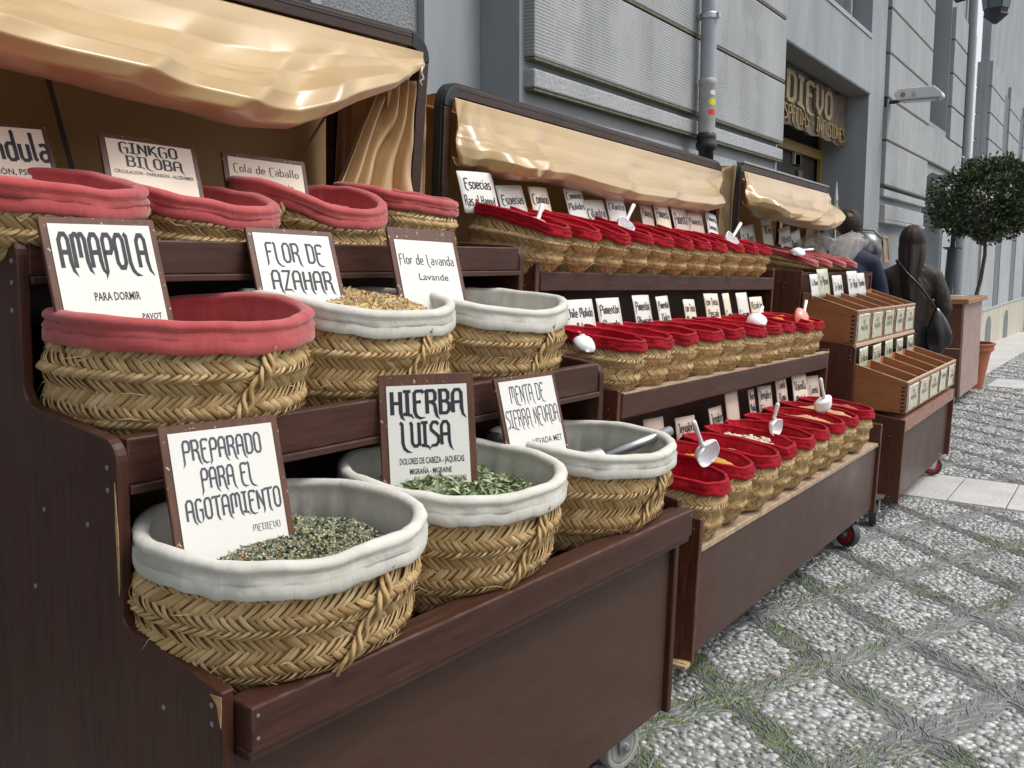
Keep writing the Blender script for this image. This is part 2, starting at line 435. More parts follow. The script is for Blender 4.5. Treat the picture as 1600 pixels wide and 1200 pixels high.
BANDS = [(6.0, 6.80), (13.4, 14.6), (24, 25)]
def in_slabs(x, y):
    r = np.zeros(x.shape, bool)
    for a, b in BANDS: r |= (y > a-.05) & (y < b+.05)
    return r | (x < -1.63)
# pebbles
def scatter(y0, y1, x0, x1, d, jit=.32):
    xs = np.arange(x0, x1, d); ys = np.arange(y0, y1, d*.92)
    X, Y = np.meshgrid(xs, ys); X[1::2] += d/2
    X = X+rng.uniform(-jit, jit, X.shape)*d; Y = Y+rng.uniform(-jit, jit, Y.shape)*d
    return X.ravel(), Y.ravel()
X1, Y1 = scatter(1.4, 6.0, -1.75, 1.3, .0232, .40); X2, Y2 = scatter(6.8, 10.5, -1.75, .6, .034); X3, Y3 = scatter(10.5, 22, -1.75, -.2, .042)
X = np.concatenate([X1, X2, X3]); Y = np.concatenate([Y1, Y2, Y3])
S = np.concatenate([np.full(len(X1), .0128), np.full(len(X2), .0165), np.full(len(X3), .0215)])
q, cell = lat(X, Y); keep = (np.abs(q).max(1) < .372+.035*vnoise(X*14, Y*14, 5)*2) & ~in_slabs(X, Y)
keep &= rng.random(len(X)) < .90
keep &= (X-(-1.75)) > 0
wx = .532*(-X)+.846*Y; ex = .844*X+.536*Y      # keep what can come near the view
keep &= (ex < wx*.66+.5) & (ex > wx*.05-.6)
X, Y, S, cell = X[keep], Y[keep], S[keep], cell[keep]
big = rng.random(len(X)) < .16
L = S*rng.uniform(.72, 1.35, len(X))*np.where(big, 1.45, 1); Wd = S*rng.uniform(.48, .74, len(X))*np.where(big, 1.25, 1)
ang = rng.normal(.35, .38, len(X)) + ((cell[:, 0]*1.7+cell[:, 1]*2.3) % 1.2 - .6)*.8
Hh = S*rng.uniform(.35, .75, len(X))
def dome(seg=8, rings=3):
    v = [(math.cos(2*math.pi*k/seg)*math.cos(a), math.sin(2*math.pi*k/seg)*math.cos(a), math.sin(a)) for a in np.linspace(-.35, 1.15, rings) for k in range(seg)]+[(0, 0, 1)]
    f = []
    for j in range(rings-1):
        for k in range(seg): a = j*seg+k; b = j*seg+(k+1) % seg; f += [(a, b, b+seg), (a, b+seg, a+seg)]
    n = (rings-1)*seg
    for k in range(seg): f.append((n+k, n+(k+1) % seg, rings*seg))
    return np.array(v), np.array(f)
def stamp(DV, DF, X, Y, L, Wd, Hh, ang, base=0.0, tilt=None):
    c, s = np.cos(ang)[:, None], np.sin(ang)[:, None]
    px = DV[None, :, 0]*L[:, None]; py = DV[None, :, 1]*Wd[:, None]; pz = DV[None, :, 2]*Hh[:, None]
    if tilt is not None: pz = pz+px*tilt[:, None]
    x = X[:, None]+px*c-py*s; y = Y[:, None]+px*s+py*c
    z = GX*X[:, None]+GY*Y[:, None]+pz+base
    V = np.stack([x, y, z], -1).reshape(-1, 3)
    F = (DF[None]+(np.arange(len(X))*len(DV))[:, None, None]).reshape(-1, 3)
    return V, F
DV, DF = dome(8, 3)
def view_size(X, Y, r):
    w = .532*(-X)*.992+.846*Y*.992+.123*(1.25-(GX*X+GY*Y)); xr = (.844*X+.536*Y)/w*1512+800
    zz = GX*X+GY*Y-1.25; yu = 600-1512*((-.532*X+.844*Y)*.123+zz*.992)/w
    vis = (xr > 1040) & (xr < 1600) & (yu < 1195) & (yu > 700) & (xr > 1040+(1195-yu)*.0)
    lim = 1045+(1120-yu)*.98          # right of the foot of the stalls
    vis &= (xr > lim)
    return np.where(vis, r/w, 0)
sz = view_size(X, Y, L); order = np.argsort(-sz); near = order[:300]; rest = order[300:]
pm = [mesh_from('pebble', DV*(1, .7+.1*k, .62), DF, M['pebble'], smooth=True) for k in range(3)]
for i in near:
    o = link('pebble', pm[i % 3], street)
    o.matrix_local = T(X[i], Y[i], gz(X[i], Y[i])) @ RZ(ang[i]) @ Matrix.Diagonal((L[i], L[i]*rng.uniform(.85, 1.1), Hh[i]*1.5, 1))
V, F = stamp(DV, DF, X[rest], Y[rest], L[rest], Wd[rest], Hh[rest], ang[rest])
o = link('pebbles', mesh_from('pebbles', V, F, M['pebble'], smooth=True, tint=np.repeat(rng.random(len(rest)), len(DV))), street); setp(o, kind='stuff')
# slate slivers set on edge along the bands
X1, Y1 = scatter(1.4, 6.0, -1.75, 1.3, .0185, .45); X2, Y2 = scatter(6.8, 10.5, -1.75, .6, .025, .45); X3, Y3 = scatter(10.5, 22, -1.75, -.2, .034, .45)
X = np.concatenate([X1, X2, X3]); Y = np.concatenate([Y1, Y2, Y3])
S = np.concatenate([np.full(len(X1), 1.), np.full(len(X2), 1.3), np.full(len(X3), 1.8)])
q, cell = lat(X, Y); aq = np.abs(q); keep = (aq.max(1) > .375+.03*vnoise(X*11, Y*11, 6)*2) & ~in_slabs(X, Y) & (rng.random(len(X)) < .80)
wx = .532*(-X)+.846*Y; ex = .844*X+.536*Y; keep &= (ex < wx*.66+.5) & (ex > wx*.05-.6)
X, Y, S, q, aq = X[keep], Y[keep], S[keep], q[keep], aq[keep]
d1 = math.atan2(V2[1], V2[0]); d2 = math.atan2(V1[1], V1[0])     # |q0|~.5 -> the band runs along V2
along = np.where(aq[:, 0] > aq[:, 1], d1, d2)
side = np.where(aq[:, 0] > aq[:, 1], np.sign(q[:, 0]), np.sign(q[:, 1]))
ang = along+side*rng.normal(.26, .36, len(X))
L = S*rng.uniform(.014, .040, len(X)); Wd = S*rng.uniform(.0022, .0048, len(X)); Hh = S*rng.uniform(.002, .0065, len(X))
SV = np.array([(-1, -.6, 0), (1, -.5, 0), (1, .5, 0), (-1, .6, 0), (-.8, -.45, .75), (.7, -.4, 1), (.75, .35, .9), (-.75, .4, .8)])
SF = np.array([(0, 1, 5), (0, 5, 4), (1, 2, 6), (1, 6, 5), (2, 3, 7), (2, 7, 6), (3, 0, 4), (3, 4, 7), (4, 5, 6), (4, 6, 7)])
sz = view_size(X, Y, L); order = np.argsort(-sz); near = order[:290]; rest = order[290:]
sm = mesh_from('slate_sliver', SV, SF, M['slate'])
for i in near:
    o = link('slate_sliver', sm, street)
    o.matrix_local = T(X[i], Y[i], gz(X[i], Y[i])-.001) @ RZ(ang[i]) @ Matrix.Diagonal((L[i], Wd[i], Hh[i], 1))
V, F = stamp(SV, SF, X[rest], Y[rest], L[rest], Wd[rest], Hh[rest], ang[rest], -.001, rng.normal(0, .06, len(rest)))
o = link('slate_slivers', mesh_from('slate_slivers', V, F, M['slate'], tint=np.repeat(rng.random(len(rest)), len(SV))), street); setp(o, kind='stuff')
# moss and grass tufts in the joints
k = 34000; gxx = rng.uniform(-1.4, 1.2, k*4); gyy = rng.uniform(1.5, 5.6, k*4)
q, _ = lat(gxx, gyy); keep = (vnoise(gxx*2.1+9, gyy*2.1, 1)+vnoise(gxx*6, gyy*6, 2)*.7 > .15-.11*(gyy < 3.3)) & (np.abs(q).max(1) > .33)
gxx, gyy = gxx[keep][:k], gyy[keep][:k]
gh = rng.uniform(.002, .006, len(gxx)); ga = rng.uniform(0, 6.28, len(gxx)); gl = rng.normal(0, .7, (len(gxx), 2))*gh[:, None]
z0 = GX*gxx+GY*gyy; wv = .0020
V = np.stack([np.stack([gxx-np.cos(ga)*wv, gyy-np.sin(ga)*wv, z0], 1), np.stack([gxx+np.cos(ga)*wv, gyy+np.sin(ga)*wv, z0], 1), np.stack([gxx+gl[:, 0], gyy+gl[:, 1], z0+gh+.004], 1)], 1).reshape(-1, 3)
M['moss'] = mat_plain('moss and grass', (.17, .25, .045), .8, .4, 20)
o = link('moss', mesh_from('moss', V, np.arange(len(V)).reshape(-1, 3), M['moss']), street); setp(o, kind='stuff')
# a few fallen leaves
lm = MB(); lm.add([(-.02, 0, 0), (-.008, .007, .003), (.02, 0, .002), (-.006, -.008, .004)], [(0, 1, 2), (0, 2, 3)])
M['leaf_dry'] = mat_plain('dry fallen leaf', (.42, .25, .10), .7, .3)
lme = lm.mesh('fallen_leaf', M['leaf_dry'])
lf = []
for (x, y, s, lb) in ((-.855, 2.90, .9, 'small dry brown leaf in the moss by the near stall corner'), (-.77, 2.83, 1.0, 'tan fallen leaf on the slate band between two pebble diamonds'), (-.78, 2.98, .7, 'tiny pale leaf fragment just behind the tan fallen leaf')):
    o = link('fallen_leaf', lme, None, T(x, y, gz(x, y)+.014) @ RZ(x*40) @ Matrix.Scale(s*.8, 4)); setp(o, lb, 'leaf')

# paving slabs: crossing bands and the walkway by the wall
def slab(x0, x1, y0, y1, name='paving_slab'):
    g = .004; x0 += g; x1 -= g; y0 += g; y1 -= g; h = rng.uniform(.004, .007)
    V = [(x, y, gz(x, y)+dz) for dz in (-.02, h) for (x, y) in ((x0, y0), (x1, y0), (x1, y1), (x0, y1))]
    F = [(4, 5, 6, 7), (0, 1, 5, 4), (1, 2, 6, 5), (2, 3, 7, 6), (3, 0, 4, 7)]
    o = link(name, mesh_from(name, V, F, M['slab']), street)
    b = o.modifiers.new('bevel', 'BEVEL'); b.width = .003; b.segments = 1
for (a, b) in BANDS:
    x = -1.63 + .19
    w = .31 if a < 10 else .45
    while x < 2.6: slab(x, x+w, a, b); x += w
y = .5
while y < 30:
    st_ = .62 if y < 14 else .95
    for (x0, x1) in ((-2.54, -2.10), (-2.10, -1.64)): slab(x0, x1, y, y+st_)
    y += st_

# ------------------------------------------------------------------ building
bld = empty('stone_building', T(-2.6, 8, -.2), 'blue grey stone building with tooled blocks, shop doorway and arched recesses', 'building')
BX, BY, BZ = -2.6, 8, -.2
def bpart(mb, name, mat, bevel=0, label=None): return mb.build(name, mat, bld, bevel=bevel, off=(BX, BY, BZ), label=label)
XF = -2.60
m = MB()                       # main wall, built from butted slabs round the openings
def wall(x0, x1, y0, y1, z0, z1): m.box(x0, x1, y0, y1, z0, z1)
wall(-3.4, -2.87, -3, 4.155, -1, 7)                    # set back stucco bay gets its own material below
bpart(m, 'stucco_wall', M['stucco'])
m = MB(); wall(-2.867, -2.83, 3.70, 4.157, -1, 7); bpart(m, 'smooth_margin', M['wall'])
m = MB()
wall(-3.4, XF, 4.16, 8.27, -1, 7)                      # pier one
wall(-3.4, XF+.04, 8.27, 11.44, 3.12, 3.69)            # lintel
wall(-3.4, XF+.02, 11.44, 12.2, -1, 7)                 # plain strip
wall(-3.4, XF, 12.2, 15.02, -1, 7)                     # pier two
wall(-3.4, XF, 15.02, 16.8, 2.70, 3.3)
wall(-3.4, XF, 16.8, 19.2, -1, 7)
wall(-3.4, XF, 19.2, 21.5, -1, 2.9)
wall(-3.4, XF, 21.5, 70, -1, 9)
wall(-3.4, XF, 4.16, 8.27, 7, 9); wall(-3.4, XF, 11.44, 15.02, 7, 9); wall(-3.4, XF, 16.8, 19.2, 7, 9)
bpart(m, 'wall', M['wall'])
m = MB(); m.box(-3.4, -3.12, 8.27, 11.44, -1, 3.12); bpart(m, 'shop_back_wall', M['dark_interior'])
# window above the shop
m = MB(); m.box(-2.80, -2.55, 8.27, 11.36, 3.692, 3.735); bpart(m, 'window_sill', M['band'])
m = MB(); m.box(-2.86, -2.84, 8.3, 11.40, 3.74, 7); bpart(m, 'window_glass', M['glass_dark'])
m = MB()
for y in (8.30, 9.8, 11.34): m.box(-2.84, -2.78, y-.035, y+.035, 3.74, 7)
bpart(m, 'window_frame', M['band'])
m = MB(); m.box(-3.4, -2.9, 15.02, 16.8, 3.3, 9); bpart(m, 'recess_wall', M['wall'])
m = MB(); m.box(-2.899, -2.88, 15.25, 16.6, 3.6, 7); bpart(m, 'window_shutter', M['band'])
m = MB(); m.box(-2.70, -2.68, 19.2, 21.5, 2.9, 9); bpart(m, 'window_glass', mat_plain('sky reflecting window', (.95, .96, .97), .02, 0, 2, metal=1))
m = MB(); m.box(-2.86, -2.58, 19.2, 21.5, 2.86, 2.93); bpart(m, 'window_sill', M['band'])
# arched doorway with curved head
P = [(15.02, 2.70), (15.02, 2.30)]
P += [(15.02+.89*(1-math.cos(a)), 2.30+.30*math.sin(a)) for a in np.linspace(0, math.pi, 14)][1:-1] + [(16.8, 2.30), (16.8, 2.70)]
m = MB(); m.prism_x(P, -3.4, XF+.02); bpart(m, 'arch_head', M['wall'])
m = MB(); m.box(-3.4, -3.0, 15.02, 16.8, -1, 2.7); bpart(m, 'recessed_door', mat_wall('pale door leaf', (.30, .31, .32)))
m = MB(); m.box(-3.0, -2.9, 15.9, 16.0, -1, 2.3); bpart(m, 'door_post', M['wall'])
# tooled blocks, each its own stone
def stone(y0, y1, z0, z1, d, mat, x=XF, name='stone_block', bev=.008):
    m = MB(); m.box(x-.05, x+d, y0+.004, y1-.004, z0, z1); bpart(m, name, M[mat], bevel=bev)
def moss(y0, y1, z, d, x=XF):
    m = MB(); m.box(x-.02, x+d, y0+.01, y1-.01, z-.012, z); bpart(m, 'mossy_edge', M['moss_line'])
zs = [2.235, 2.735, 3.240, 3.745, 4.25]
for a, b in zip(zs, zs[1:]): stone(4.20, 8.25, a+.028, b, .062, 'tooled'); moss(4.2, 8.25, a+.026, .058)
stone(4.20, 8.25, 2.115, 2.205, .062, 'band', name='moulding'); moss(4.2, 8.25, 2.113, .055)
stone(4.30, 8.20, 1.15, 2.03, .012, 'band', name='dado_panel')
stone(4.20, 8.25, .3, 1.05, .05, 'band')
m = MB(); m.box(-2.6, XF+.005, 8.2, 8.268, -1, 3.1); bpart(m, 'pier_edge', M['wall'])
zs = [2.165, 2.69, 3.175, 3.685, 4.19, 4.70, 5.2]
for i, (a, b) in enumerate(zip(zs, zs[1:])):
    y1 = 15.0 if i == 0 or i > 1 else 18.15
    stone(12.24, y1, a+.025, b, .062, 'tooled' if i < 2 else 'block'); moss(12.24, y1, a+.023, .058)
stone(12.24, 15.0, 2.05, 2.135, .062, 'band', name='moulding')
stone(12.34, 14.9, 1.78, 1.96, .062, 'band', name='moulding'); stone(12.30, 14.95, 1.735, 1.775, .075, 'band', name='moulding')
stone(12.3, 14.95, -.6, 1.2, .03, 'band')
for i, (a, b) in enumerate(zip(zs, zs[1:])):
    if i > 1: stone(16.84, 18.15, a+.025, b, .062, 'block')
    stone(18.45, 19.15, a+.025, b, .062, 'block')
stone(16.84, 18.15, .3, 2.6, .03, 'band')
y = 21.55
while y < 44:
    for (a, b) in zip(zs, zs[1:]): stone(y, y+2.3, a+.025, b, .062, 'block')
    stone(y, y+2.3, .30, 2.14, .05, 'band')
    m = MB(); m.box(XF+.002, XF+.05, y+2.35, y+3.2, .30, 4.9); bpart(m, 'recess_shade_panel', mat_wall('wall grey darkened as recess shade', (.13, .15, .165)))  # flat panel, no real recess: its shade is put into the darker colour
    y += 3.4
m = MB(); m.box(XF-.02, XF+.085, 17.2, 70, -1.9, .28); bpart(m, 'plinth', M['plinth'])
for yy in (22.6, 26.1, 31.5):
    Pq = [(yy, -.75), (yy+.95, -.75), (yy+.95, -.1)]+[(yy+.475+.475*math.cos(a), -.1+.24*math.sin(a)) for a in np.linspace(0, math.pi, 8)][1:-1]+[(yy, -.1)]
    m = MB(); m.prism_x(Pq, XF+.0, XF+.09); bpart(m, 'cellar_opening', mat_plain('cellar opening', (.14, .145, .15), .8, .2, 5))
m = MB(); m.box(XF-.02, XF+.10, 17.2, 70, .28, .31); bpart(m, 'plinth_cap', M['band'])
# soffit and reveal of the shop doorway
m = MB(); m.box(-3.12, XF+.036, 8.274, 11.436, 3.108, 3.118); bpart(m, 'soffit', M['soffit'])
# shopfront
m = MB(); m.box(-3.09, -3.05, 11.33, 11.42, -.4, 3.0); m.box(-3.09, -3.05, 9.5, 9.56, -.4, 3.0); m.box(-3.09, -3.05, 8.3, 8.42, -.4, 3.0); m.box(-3.09, -3.05, 8.42, 11.33, 2.42, 2.52)
bpart(m, 'door_frame', M['door_frame'])
rs = random.Random(3); seen_ = set()
for k in range(22):
    y = rs.uniform(8.5, 11.2); z = rs.choice([1.45, 1.75, 2.05, 2.3]); w = rs.uniform(.08, .26); h = rs.uniform(.1, .22)
    c = rs.choice([(.10, .16, .22), (.22, .20, .17), (.05, .04, .035), (.35, .33, .30), (.12, .07, .03)])
    key = (c, z, y > 10.4, y > 9.4)
    if key in seen_: continue
    seen_.add(key)
    o = MB().box(-3.119, -3.119+.035, y, y+w, z, z+h).build('shop_goods', mat_plain('shop goods', c, .6, .2), None, off=(-3.12, y, z), mw=T(-3.12, y, z), bevel=.006)
    nm = {(.10,.16,.22): 'blue folded cloth', (.22,.20,.17): 'grey parcel', (.05,.04,.035): 'dark bundle', (.35,.33,.30): 'pale box', (.12,.07,.03): 'brown carton'}[c]
    setp(o, '%s on the %s shelf inside the dark shop, %s' % (nm, {1.45:'lowest',1.75:'second',2.05:'third',2.3:'top'}[z], 'far end' if y > 10.4 else 'middle' if y > 9.4 else 'near end'), 'goods', 'goods on the shelves inside the shop')
# louvre vent on the setback wall
vt = empty('wall_vent', T(-2.87, 2.4, 2.2), 'grey louvred ventilation grille on the rough wall above the near awning', 'vent')
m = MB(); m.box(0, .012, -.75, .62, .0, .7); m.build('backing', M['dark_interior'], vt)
m = MB(); m.box(0, .04, .56, .62, -.02, .7); m.box(0, .04, -.8, .56, -.02, .012); m.build('frame', M['wall'], vt, bevel=.004)
lv = MB().box(-.002, .03, -.75, .555, -.004, .004).mesh('slat', M['wall'])
for k in range(14): link('slat', lv, vt).matrix_local = T(.018, 0, .04+k*.048) @ RY(R_(-35))
# shop sign
ss = empty('shop_sign', T(-2.84, 9.9, 2.78), 'weathered brown hanging shop sign with raised dull gold letters DIEVO', 'sign')
m = MB(); NS = 24
Vv = []; 
for j in range(2):
    for i in range(NS+1):
        y = -1.75+i*3.24/NS; 
        for z in (-.235, .30): Vv.append(((0 if j == 0 else .035)+.01*math.sin(i*.8), y, z+.012*math.sin(i*1.7+z*3)))
F = []
n = (NS+1)*2
for i in range(NS):
    a = i*2; F += [(n+a, n+a+2, n+a+3, n+a+1), (a, a+1, a+3, a+2), (a, a+2, n+a+2, n+a), (a+1, n+a+1, n+a+3, a+3)]
F += [(0, n, n+1, 1), (n-2, n-1, 2*n-1, 2*n-2)]
m.add(Vv, F); m.build('board', M['sign_brown'], ss)

# ------------------------------------------------------------------ drainpipes, lamp, lantern
def pipe(x, y, z0, z1, r, label):
    e = empty('drainpipe', T(x, y, z0), label, 'drainpipe', None)
    return e
e = pipe(-2.46, 6.30, 1.9, 7, .05, 'blue grey drainpipe with three small stickers above the middle awning')
MB().lathe([(.052, .55), (.052, 5)], 20, cap=False).build('pipe', M['pipe'], e, smooth=True)
MB().lathe([(.056, .22), (.056, .52), (.060, .53), (.060, .56), (.053, .57)], 20, cap=False).build('lower_pipe', M['pipe_low'], e, smooth=True)
MB().lathe([(.05, -1.5), (.05, .10), (.064, .11), (.070, .13), (.070, .15), (.060, .165), (.066, .185), (.066, .20), (.056, .22)], 20, cap=False).build('socket', M['black_plastic'], e, smooth=True)
MB().lathe([(.057, .95), (.060, .955), (.060, .985), (.057, .99)], 20).box(-.10, -.05, -.012, .012, .955, .985).box(.05, .075, -.02, .02, .955, .985).build('bracket', M['steel'], e, smooth=False)
MB().box(-.14, .0, -.02, .02, .96, .98).build('fixing', M['steel'], e)
def sticker(z, w, h, c, nm, lab):
    mb = MB(); k = 10
    # curved oval patch on the pipe, facing the street corner
    a0 = R_(-30); V = []; F = []
    for i in range(k+1):
        for j in range(3):
            u = -1+2*i/k; hh = math.sqrt(max(0, 1-u*u))*h/2
            a = a0+u*w/2/.0565; V.append((.0572*math.cos(a), .0572*math.sin(a), z+(j-1)*hh))
    for i in range(k):
        for j in range(2): b = i*3+j; F.append((b, b+3, b+4, b+1))
    mb.add(V, F); mb.build('sticker', mat_plain(nm, c, .4, .05), e, label=lab)
sticker(.475, .046, .034, (.62, .62, .72), 'white sticker', 'white oval sticker, topmost')
sticker(.415, .060, .046, (.62, .56, .03), 'yellow sticker', 'yellow sticker, middle')
sticker(.350, .066, .036, (.60, .03, .02), 'red sticker', 'red sticker, lowest')
e = empty('drainpipe', T(-2.50, 18.25, -.3), 'far grey drainpipe rising from behind the clipped tree', 'drainpipe')
MB().lathe([(.07, 0), (.07, 7.5)], 14, cap=False).build('pipe', M['wall'], e, smooth=True)
e = empty('flood_lamp', T(-2.54, 12.3, 3.2), 'long pale wall mounted street lamp on a short arm', 'lamp')
m = MB(); P = fillet([(.10, -.055), (.60, -.055), (.585, .0), (.50, .075), (.13, .075), (.06, .02)], .02)
V = []
m.prism_y(P, -.10, .10); m.build('housing', mat_plain('pale grey lamp housing', (.62, .63, .63), .35, .05), e, bevel=.01)
MB().box(.14, .56, -.085, .085, -.075, -.056).build('lamp_glass', mat_plain('lamp glass', (.30, .33, .33), .1, .1), e, bevel=.004)
MB().tube([(-.03, 0, -.06), (.06, 0, -.06), (.14, 0, -.045)], .022, 10).box(-.04, -.015, -.06, .06, -.12, .0).build('arm', M['black_plastic'], e)
MB().lathe([(.012, -.104), (.026, -.104), (.026, -.10), (.012, -.1)], 12, M=RX(0)).build('cap', M['steel'], e)
MB().box(.27, .305, -.108, -.10, -.03, .02).build('clip', M['steel'], e)
MB().lathe([(.028, 0), (.028, .012), (.01, .016)], 12, M=T(.17, -.10, .0) @ RX(R_(90))).build('knob', mat_plain('copper knob', (.35, .18, .12), .4), e)
# ornate lantern high on the wall
e = empty('wall_lantern', T(-2.5, 15.9, 5.17), 'dark ornate lantern hanging from a scrolled bracket at the top right', 'lantern')
dk = mat_plain('dark patinated iron', (.02, .026, .034), .5, .3)
MB().tube([(0, 0, .5), (.2, 0, .62), (.45, 0, .6), (.62, 0, .42), (.62, 0, .25)], .03, 8).tube([(0, 0, .1), (.15, -.02, .05), (.33, 0, .12), (.36, 0, .28), (.25, 0, .34), (.17, 0, .26), (.22, 0, .2)], .028, 8).tube([(0, 0, .0), (.10, 0, -.12), (.22, 0, -.10), (.25, 0, .02)], .024, 8).build('bracket', dk, e, smooth=True)
MB().lathe([(.03, .30), (.10, .26), (.26, .12), (.28, .08)], 6, M=T(.62, 0, 0)).build('cap', dk, e)
MB().lathe([(.23, .08), (.15, -.36), (.17, -.38), (.10, -.44), (.03, -.5)], 6, M=T(.62, 0, 0)).build('body', dk, e)
gl = mat_plain('lantern glass', (.10, .13, .15), .1)
for k in range(6):
    a = k*math.pi/3+math.pi/6; c = math.cos(a); s = math.sin(a)
    o = MB().add([(-.08, .001, -.30), (.08, .001, -.30), (.105, .045, .04), (-.105, .045, .04)], [(0, 1, 2, 3)]).build('pane', gl, e)
    o.matrix_local = T(.62+.152*c, .152*s, 0) @ RZ(a-math.pi/2)
